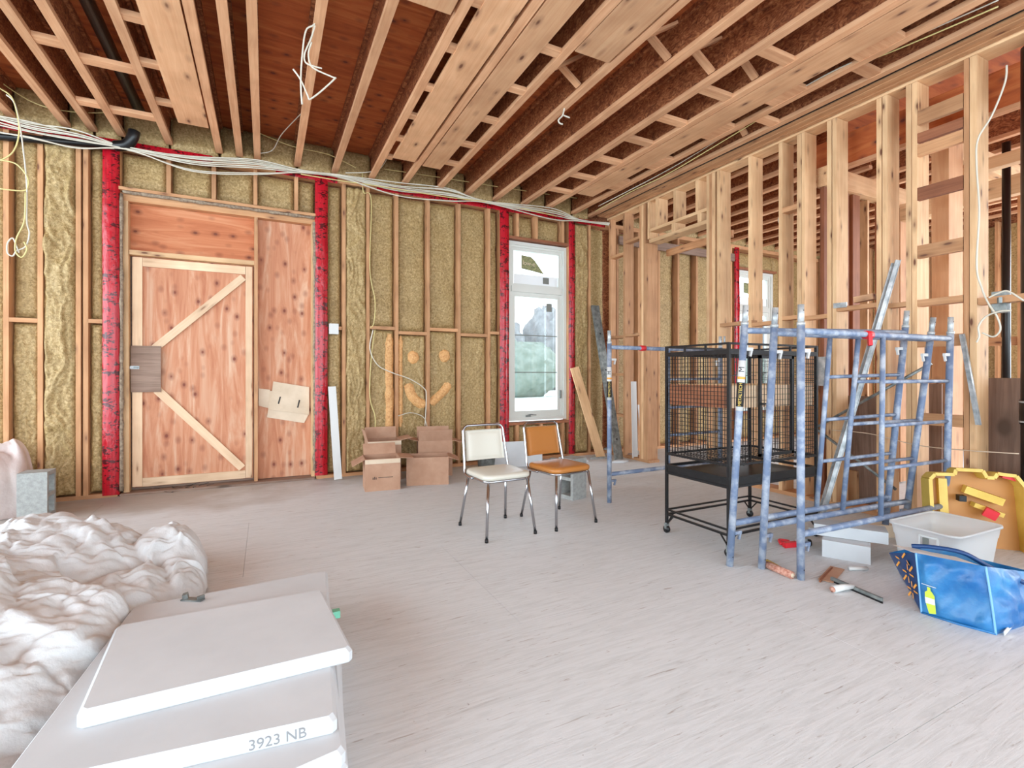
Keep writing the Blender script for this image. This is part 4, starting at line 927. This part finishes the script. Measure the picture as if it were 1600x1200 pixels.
bar('body', a+V((0, 0, .02)), a+V((.15, -.04, .02)), .03, .035, m['redp'], t); tube('grip', spline([a+V((0, .02, .02)), a+V((.04, .06, .03)), a+V((.10, .03, .02))], 6), .011, m['redp'], t, 8); bar('jaw', a+V((.10, -.02, .045)), a+V((.19, -.05, .045)), .02, .018, m['galv'], t); tube('wheel', [a+V((.17, -.06, .03)), a+V((.185, -.07, .03))], .022, m['blackm'], t, 12)
# wire nest near the door
rs = random.Random(4); g = MB(); c = FL(288, 765)
for k in range(16):
    p = c+V((rs.uniform(-.12, .12), rs.uniform(-.05, .05), .006)); a = rs.uniform(0, 6.3); pts = [p]
    for q in range(4): a += rs.uniform(-1, 1); p = p+V((math.cos(a)*.05, math.sin(a)*.03, rs.uniform(-.004, .014))); p.z = max(.005, p.z); pts.append(p)
    g.tube(spline(pts, 3), .0025, 4)
tag(g.build('wire_tangle', m['blackm'], None), 'tangle of thin black tie wire on the floor before the plywood door', 'wire')
# white strip leaning by red tape
def lean(name, b0, t0, w, th, mat, label, cat, up=(0, -1, 0), grp=None): return tag(bar(name, b0, t0, w, th, mat, None, up), label, cat, grp)
lean('white_board', (.735, 5.88, .01), (.685, 6.02, 1.06), .085, .012, m['wht'], 'narrow white board leaning on the foam beside the red taped post', 'board')
lean('pine_board', (4.28, 5.72, .01), (3.98, 5.95, 1.30), .14, .02, m['stud'], 'short bare pine board leaning by the red tape right of the window', 'board')
t = thing('steel_stud', 'tall grey punched steel stud leaning in the wall corner', 'steel stud', (4.5, 5.6, .0))
a, b = V((4.40, 5.45, .01)), V((4.37, 5.97, 2.22)); g = MB(); xx = V((1, 0, 0))
g.bar(a, b, .12, .006, up=(0, -1, .2)).bar(a+V((.057, .02, 0)), b+V((.057, .02, 0)), .006, .04, up=(0, -1, .2)).bar(a+V((-.057, .02, 0)), b+V((-.057, .02, 0)), .006, .04, up=(0, -1, .2)); g.build('web', m['galvd'], t)
for f in (.12, .36, .56, .80):
    c = a.lerp(b, f); MB().bar(c+V((0, -.005, -.03)), c+V((0, .003, .03)), .022, .003, up=(0, -1, .2)).build('punched_slot', m['blackm'], t)
lean('white_board', (4.66, 5.44, .02), (4.66, 5.47, 1.10), .09, .012, m['wht'], 'white panel strip standing between the corner studs of the partition', 'board')
lean('white_board', (4.98, 5.6, .02), (4.98, 5.7, .75), .10, .012, m['wht'], 'short white strip seen through the doorway behind the end post', 'board')
lean('gypsum_panel', (2.68, 5.70, .17), (2.68, 5.86, .21+.14), .9, .02, m['slab'], 'pale grey panel offcut leaning on the wall under the window', 'panel') if False else None
t = thing('gypsum_panel', 'pale grey panel offcut leaning on the wall behind the chairs', 'panel', (2.8, 5.8, 0))
MB().bar((2.45, 5.72, .17), (3.25, 5.62, .17), .02, .33).build('panel_body', m['slab'], t)
for k, (px, py, w, d, h, mt, lb) in enumerate([(905, 722, .30, .12, .03, 'slab', 'flat pale scrap on the floor left of the rubble'), (935, 716, .34, .14, .03, 'conc', 'long grey scrap lying at the foot of the pine board'), (968, 722, .30, .12, .025, 'slab', 'pale scrap piece at the foot of the corner studs'),
                                              (985, 714, .16, .1, .06, 'oldply', 'brown rubble lump beside the corner post'), (865, 724, .14, .12, .07, 'conc', 'grey broken block piece behind the caramel chair'), (842, 722, .12, .1, .09, 'conc', 'small grey block piece next to the leaning panel'), (950, 706, .2, .12, .06, 'conc', 'grey stone lump behind the long scrap')]):
    p = FL(px, py); vs = []; n = 9; rs = random.Random(k)
    ph = [(math.cos(6.283*i/n)*w/2*rs.uniform(.75, 1.1), math.sin(6.283*i/n)*d/2*rs.uniform(.75, 1.1)) for i in range(n)]
    loft_r = [[(p.x+x*s, p.y+y*s, z+rs.uniform(-.004, .004)*(z > .01)) for x, y in ph] for z, s in ((.001, 1), (h*.7, .97), (h, .75))]
    tag(loft('scrap', loft_r, m[mt], None, False), lb, 'rubble', 'scraps along the wall')
# dark bins/tubs behind chair
t = thing('small_tub', 'small grey tub standing at the wall behind the ivory chair', 'tub', (2.42, 5.55, 0))
loft('tub_body', [[(2.42+x*s, 5.55+y*s, z) for x, y in rpts(-.10, .10, -.08, .08, .03, 3)] for z, s in ((.001, .8), (.20, 1), (.205, 1.07), (.19, .95), (.02, .75))], m['galvd'], t)

# ---- things at the partition
XB = 4.57
def tubeX(name, a, b, r, mat, label, cat, X=XB, grp=None): p, q = XP(*a, X), XP(*b, X); return p, q
t = thing('scaffold_brace', 'pair of crossed galvanised scaffold braces hung on the partition behind the frames', 'scaffold brace', (XB, 2.6, .5))
p, q = XP(1277, 667, 4.57), XP(1455, 568, 4.57); tube('brace_tube', [p, q], .012, m['galvd'], t, 8)
p, q = XP(1277, 671, 4.55), XP(1400, 765, 4.55); tube('brace_tube', [p, q], .012, m['galvd'], t, 8)
tb = V((4.6, 2.18, 2.13)); 
for k, (dx_, lb) in enumerate([(0, 'long silver metal channel leaning on the partition, front one of the pair'), (.05, 'long silver metal channel leaning on the partition, rear one of the pair')]):
    t = thing('metal_channel', lb, 'metal channel', (4.1, 2.46, 0), 0, 'leaning metal channels'); a = V((4.05+dx_, 2.47+dx_, .0)); b = tb+V((-.0, dx_*.6, -.02*k))
    g = MB(); g.bar(a, b, .03, .004, up=(-1, -1, .3)).bar(a+V((.012, -.012, 0)), b+V((.012, -.012, 0)), .004, .02, up=(-1, -1, .3)).bar(a+V((-.012, .012, 0)), b+V((-.012, .012, 0)), .004, .02, up=(-1, -1, .3)); g.build('channel_body', m['galv'], t)
t = thing('metal_flashing', 'bent silver flashing strip hung on the partition right of the frames', 'flashing', (4.60, 1.72, .9))
a, b = XP(1503, 522, 4.60), XP(1529, 664, 4.60); MB().bar(a, b, .035, .004, up=(-1, 0, 0)).bar(a+V((-.01, -.015, 0)), b+V((-.01, -.015, 0)), .004, .02, up=(-1, 0, 0)).build('strip', m['galv'], t)
tag(MB().box((4.80, 2.72, 1.09), (4.84, 2.98, 1.37)).build('metal_sheet', m['galv'], None), 'square of bright sheet metal in the framing above the crossed braces', 'sheet metal')
def sheet(y0, y1, z1, x, label, z0=.001, tilt=.0):
    return tag(bar('plywood_sheet', (x, (y0+y1)/2, z0), (x+tilt, (y0+y1)/2, z1), .018, y1-y0, m['oldply'], None, up=(0, 1, 0)), label, 'plywood', 'plywood offcuts behind the partition')
sheet(.75, 1.79, 1.172, 4.93, 'large weathered plywood sheet with swirl grain, right of the flashing strip', tilt=.06)
sheet(2.06, 2.28, 1.12, 5.02, 'narrow weathered plywood sheet beside the knotty post'); 
sheet(2.42, 2.98, 1.0, 4.96, 'weathered plywood offcut behind the crossed braces', tilt=-.05)
t = thing('timber_offcut', 'reddish timber offcut slanting behind the crossed braces', 'timber', (4.95, 3.0, 0))
bar('timber_body', (4.90, 2.80, .05), (4.92, 3.06, 1.08), .04, .09, m['stud'], t)
for (y, zt, lb) in ((3.12, .28, 'short timber block on the sole plate behind the cage, left one'), (2.75, .30, 'short timber block on the sole plate behind the cage, right one')):
    tag(bar('timber_block', (4.95, y, .001), (4.95, y, zt), .10, .18, m['stud'], None, up=(0, 1, 0)), lb, 'timber', 'timber blocks')
tag(bar('joining_plate', XP(1303, 478, 4.625), XP(1323, 476, 4.625), .02, .045, m['galv'], None), 'small slotted steel plate on the blocking between two studs', 'plate')
tag(bar('wood_block', XP(1337, 469, 4.66), XP(1367, 463, 4.66), .07, .05, m['plank'], None), 'stubby wood block lying on the blocking left of the leaning channels', 'wood block')
tag(tube('twine', spline([XP(1300, 672, 4.60), XP(1360, 678, 4.6), XP(1430, 695, 4.6), XP(1500, 703, 4.58), XP(1592, 709, 4.58)], 6), .004, m['cardw'], None, 5), 'pale twine strung across the partition studs', 'twine')
# black pipes
t = thing('vent_pipe', 'thick black vent pipe rising at the right edge', 'pipe', (4.80, 1.47, 0))
tube('pipe', [(4.80, 1.46, .0), (4.80, 1.46, 3.50)], .055, m['blackp'], t, 18); tube('pipe_collar', [(4.80, 1.46, .85), (4.80, 1.46, 1.02)], .062, m['blackp'], t, 18)
for z in (.86, 1.0): tube('hose_clamp', [(4.80, 1.46, z), (4.80, 1.46, z+.012)], .0635, m['galv'], t, 18)
t = thing('vent_pipe', 'thin black pipe standing farther back, left of the thick vent pipe', 'pipe', (6.0, 1.99, 0)); tube('pipe', [(6.0, 1.99, .0), (6.0, 1.99, 3.3)], .03, m['blackp'], t, 12)
t = thing('junction_box', 'grey metal junction box beside the vent pipe', 'junction box', (4.66, 1.58, 1.66)); MB().box((4.66, 1.545, 1.64), (4.72, 1.625, 1.79)).build('box_body', m['galvd'], t)
bar('box_bracket', (4.60, 1.56, 1.70), (4.60, 1.56, 1.74), .02, .02, m['galvd'], t)
# ---- cables
def cable(name, pts, r, mat, label, cat='cable', grp=None, seg=6, n=8): return tag(tube(name, spline(pts, n), r, m[mat], None, seg), label, cat, grp)
base = [(-120, 152), (-20, 178), (50, 194), (120, 208), (200, 228), (300, 245), (400, 253), (470, 264), (530, 271), (620, 288), (700, 297), (760, 312), (860, 326), (905, 340), (968, 349)]
rs = random.Random(5)
for k in range(9):
    off = (k-4)*.010; pts = []
    for i, (px, py) in enumerate(base):
        p = YP(px, py+4, 5.95); tie = i in (4, 7, 8, 11, 13, 14); s_ = .35 if tie else 1.4
        pts.append(p+V((0, rs.uniform(-.02, .02), off*s_*(-1)-(0 if tie else rs.uniform(0, .025)+ (.045 if k > 6 else 0)))))
    pts[-1].x = min(pts[-1].x, 4.6)
    cable('electrical_cable', pts, .0062, 'wcable', ['white cable running along the top of the foamed wall', 'white cable sagging lowest along the top of the foamed wall'][k == 8], grp='white cables along the wall head')
cable('electrical_cable', [YP(470, 272, 5.94), YP(530, 282, 5.94), YP(600, 292, 5.93), YP(700, 308, 5.92), YP(780, 318, 5.94), YP(870, 338, 5.94)], .0058, 'ycable', 'yellow cable sagging below the white bundle in the middle of the wall')
cable('electrical_cable', [YP(-30, 105, 5.9), YP(30, 148, 5.92), YP(75, 168, 5.92), YP(130, 176, 5.9), YP(190, 176, 5.92), YP(250, 184, 5.92)], .005, 'ycable', 'thin yellow cable crossing under the joists at the far left')
cable('electrical_cable', [YP(405, 208, 5.95), YP(455, 228, 5.95), YP(500, 238, 5.95), YP(520, 244, 5.95), YP(556, 262, 5.95)], .005, 'ycable', 'thin yellow cable over the foam below the central joists')
cable('electrical_cable', [YP(600, 264, 5.95), YP(680, 276, 5.95), YP(780, 292, 5.95), YP(860, 304, 5.95), YP(905, 310, 5.95)], .005, 'ycable', 'thin yellow cable along the foam above the window side')
cable('electrical_cable', [YP(470, 178, 5.2), YP(440, 210, 5.6), YP(425, 235, 5.9), YP(400, 240, 5.93)], .005, 'wcable', 'single white cable dropping from a joist onto the wall bundle')
cable('electrical_cable', [YP(607, 243, 5.7), YP(595, 262, 5.9), YP(575, 269, 5.93), YP(540, 270, 5.93)], .005, 'wcable', 'short white cable curling from the wide plank to the wall bundle')
# over the partition
cable('electrical_cable', [FL(930, 330, 3.5), FL(985, 300, 3.52), FL(1050, 268, 3.54), FL(1200, 178, 3.57), FL(1300, 118, 3.57), FL(1400, 78, 3.57), FL(1560, 10, 3.57)], .005, 'ycable', 'yellow cable running beside the beam above the partition, lower one', grp='cables beside the beam')
cable('electrical_cable', [FL(935, 322, 3.52), FL(1050, 262, 3.57), FL(1200, 170, 3.58), FL(1300, 112, 3.58), FL(1400, 70, 3.58), FL(1560, 0, 3.58)], .005, 'wcable', 'pale cable running beside the beam above the partition, upper one', grp='cables beside the beam')
# hanging loops from the ceiling
c = FL(492, 35, 3.56); Yc = c.y
cable('hanging_cable', [YP(*q, Yc) for q in [(497, 0), (492, 36), (478, 48), (472, 90), (470, 130), (472, 163)]], .0055, 'wcable', 'loose white cable hanging down straight beside the second bright joist', grp='hanging ceiling cables')
cable('hanging_cable', [YP(*q, Yc) for q in [(492, 40), (486, 60), (476, 84), (478, 98), (492, 104), (503, 107)]], .0055, 'wcable', 'short loose white cable end curling by the second bright joist', grp='hanging ceiling cables')
cable('hanging_cable', [YP(*q, Yc) for q in [(487, 66), (482, 82), (484, 98), (492, 108), (521, 121), (523, 123), (500, 144), (484, 155), (481, 150), (470, 125), (458, 108)]], .0055, 'wcable', 'bent white cable zigzagging below the second bright joist', grp='hanging ceiling cables', n=4)
c = FL(883, 168, 3.56)
cable('hanging_cable', [YP(*q, c.y) for q in [(882, 168), (879, 180), (873, 187), (874, 192), (879, 194)]], .007, 'wcable', 'small white cable stub under a joist in the middle of the ceiling')
cable('hanging_cable', [YP(*q, c.y) for q in [(880, 180), (885, 182), (890, 184)]], .007, 'wcable', 'tiny white cable tail beside the ceiling stub')
# left loops
Yl = 5.6
cable('hanging_cable', [YP(*q, Yl) for q in [(10, 148), (22, 160), (30, 190), (36, 230), (42, 290), (42, 345), (46, 365), (40, 385), (26, 392), (20, 400), (12, 395), (12, 380), (20, 372), (26, 385), (30, 395)]], .006, 'wcable', 'white cable hanging in a coil at the far left edge')
cable('hanging_cable', [YP(*q, Yl) for q in [(0, 138), (20, 155), (30, 200), (22, 235), (0, 250), (-14, 240)]], .006, 'ycable', 'yellow cable looping above the left coil', grp='yellow cables at the left')
cable('hanging_cable', [YP(*q, Yl) for q in [(0, 250), (25, 256), (42, 275), (44, 290), (36, 298), (0, 295)]], .006, 'ycable', 'yellow cable looping wide beside the white coil', grp='yellow cables at the left')
cable('hanging_cable', [YP(*q, Yl-.02) for q in [(40, 300), (38, 345), (26, 372), (24, 392), (34, 402), (42, 390), (38, 378)]], .006, 'ycable', 'yellow cable ending in the coil at the left', grp='yellow cables at the left')
# yellow cables down the drip foam
cable('electrical_cable', [YP(*q, 6.03) for q in [(566, 270), (568, 300), (580, 312), (578, 420), (586, 470), (584, 505), (578, 512)]], .005, 'ycable', 'yellow cable running down the wall right of the foamed bay')
cable('electrical_cable', [YP(*q, 6.0) for q in [(583, 515), (578, 545), (590, 570), (612, 582), (640, 592), (662, 606), (666, 620), (664, 665)]], .006, 'wcable', 'pale cable crossing the studs above the foam smile')
cable('electrical_cable', [YP(*q, 6.02) for q in [(586, 515), (580, 560), (578, 620), (586, 650), (586, 672)]], .006, 'ycable', 'yellow cable dropping to the cardboard boxes')
cable('electrical_cable', [YP(*q, 6.03) for q in [(622, 650), (640, 645), (655, 648), (664, 655), (668, 670)]], .005, 'wcable', 'short pale cable arc below the foam smile')
# stud cable right
cable('electrical_cable', [XP(*q, 4.55) for q in [(1573, 102), (1570, 130), (1550, 180), (1528, 218), (1526, 260), (1530, 330), (1526, 415), (1534, 450), (1545, 475), (1558, 495), (1563, 515), (1552, 526), (1535, 520)]], .006, 'wcable', 'white cable looping down the stud nearest the vent pipe')
cable('electrical_cable', [XP(*q, 4.52) for q in [(1600, 470), (1575, 455), (1560, 458), (1545, 465)]], .006, 'wcable', 'white cable crossing to the junction box')
cable('electrical_cable', [XP(*q, 4.53) for q in [(1580, 485), (1560, 487), (1540, 495), (1529, 510), (1530, 525), (1526, 535)]], .006, 'wcable', 'white cable coil below the junction box')
# door cardboard & wall switch box
t = thing('cardboard_sheet', 'flattened white cardboard pinned to the plywood right of the door', 'cardboard', (.2, 6.19, 1.0))
def cs(pts, y, nm='panel'):
    P = [YP(*q, y) for q in pts]; n = len(P); return mk(nm, P+[p+V((0, -.004, 0)) for p in P], [tuple(reversed(range(n))), tuple(range(n, 2*n))]+[(i, (i+1) % n, (i+1) % n+n, i+n) for i in range(n)], m['cardw'], t)
cs([(404, 607), (422, 609), (421, 638), (404, 634)], 6.185); cs([(427, 596), (483, 605), (483, 648), (419, 640), (421, 611), (425, 611)], 6.178); cs([(419, 640), (482, 648), (475, 661), (417, 652)], 6.19)
for a, b in (((438, 620), (435, 631)), ((468, 625), (465, 637))): bar('slot', YP(*a, 6.172), YP(*b, 6.172), .002, .014, m['ink'], t, up=(1, 0, 0))
t = thing('electrical_box', 'small white electrical box on the wall beside the shiny red tape', 'electrical box', (.70, 6.02, 1.72))
MB().box((.655, 5.99, 1.665), (.755, 6.05, 1.785)).build('box_body', m['wht'], t)
# black conduit and elbow at wall head, left
t = thing('drain_pipe', 'black drain pipe with an elbow at the wall head, far left', 'pipe', (-1.25, 5.99, 3.45))
tube('pipe', [YP(-200, 193, 6.0), YP(0, 213, 6.0), YP(190, 229, 6.0)], .035, m['blackp'], t, 12); tube('elbow', spline([YP(180, 228, 5.99), YP(198, 226, 5.96), YP(207, 215, 5.94), YP(210, 205, 5.94)], 5), .05, m['blackp'], t, 14)
a = FL(120, -10, 3.82); b = FL(185, 150, 3.82); t = thing('drain_pipe', 'black drain pipe running up between the joists at the far left', 'pipe', tuple(b)); tube('pipe', [(-1.07, .0, 3.72), (-1.07, 5.75, 3.70)], .045, m['blackp'], t, 14)
p_ = XP(1155, 350, 6.5)
cable('hanging_cable', [V((6.3, 4.2, 3.52)), V((6.2, 4.35, 3.3)), V((6.32, 4.3, 3.12)), V((6.22, 4.25, 2.98))], .008, 'wcable', 'white cable curl hanging in the adjoining room')
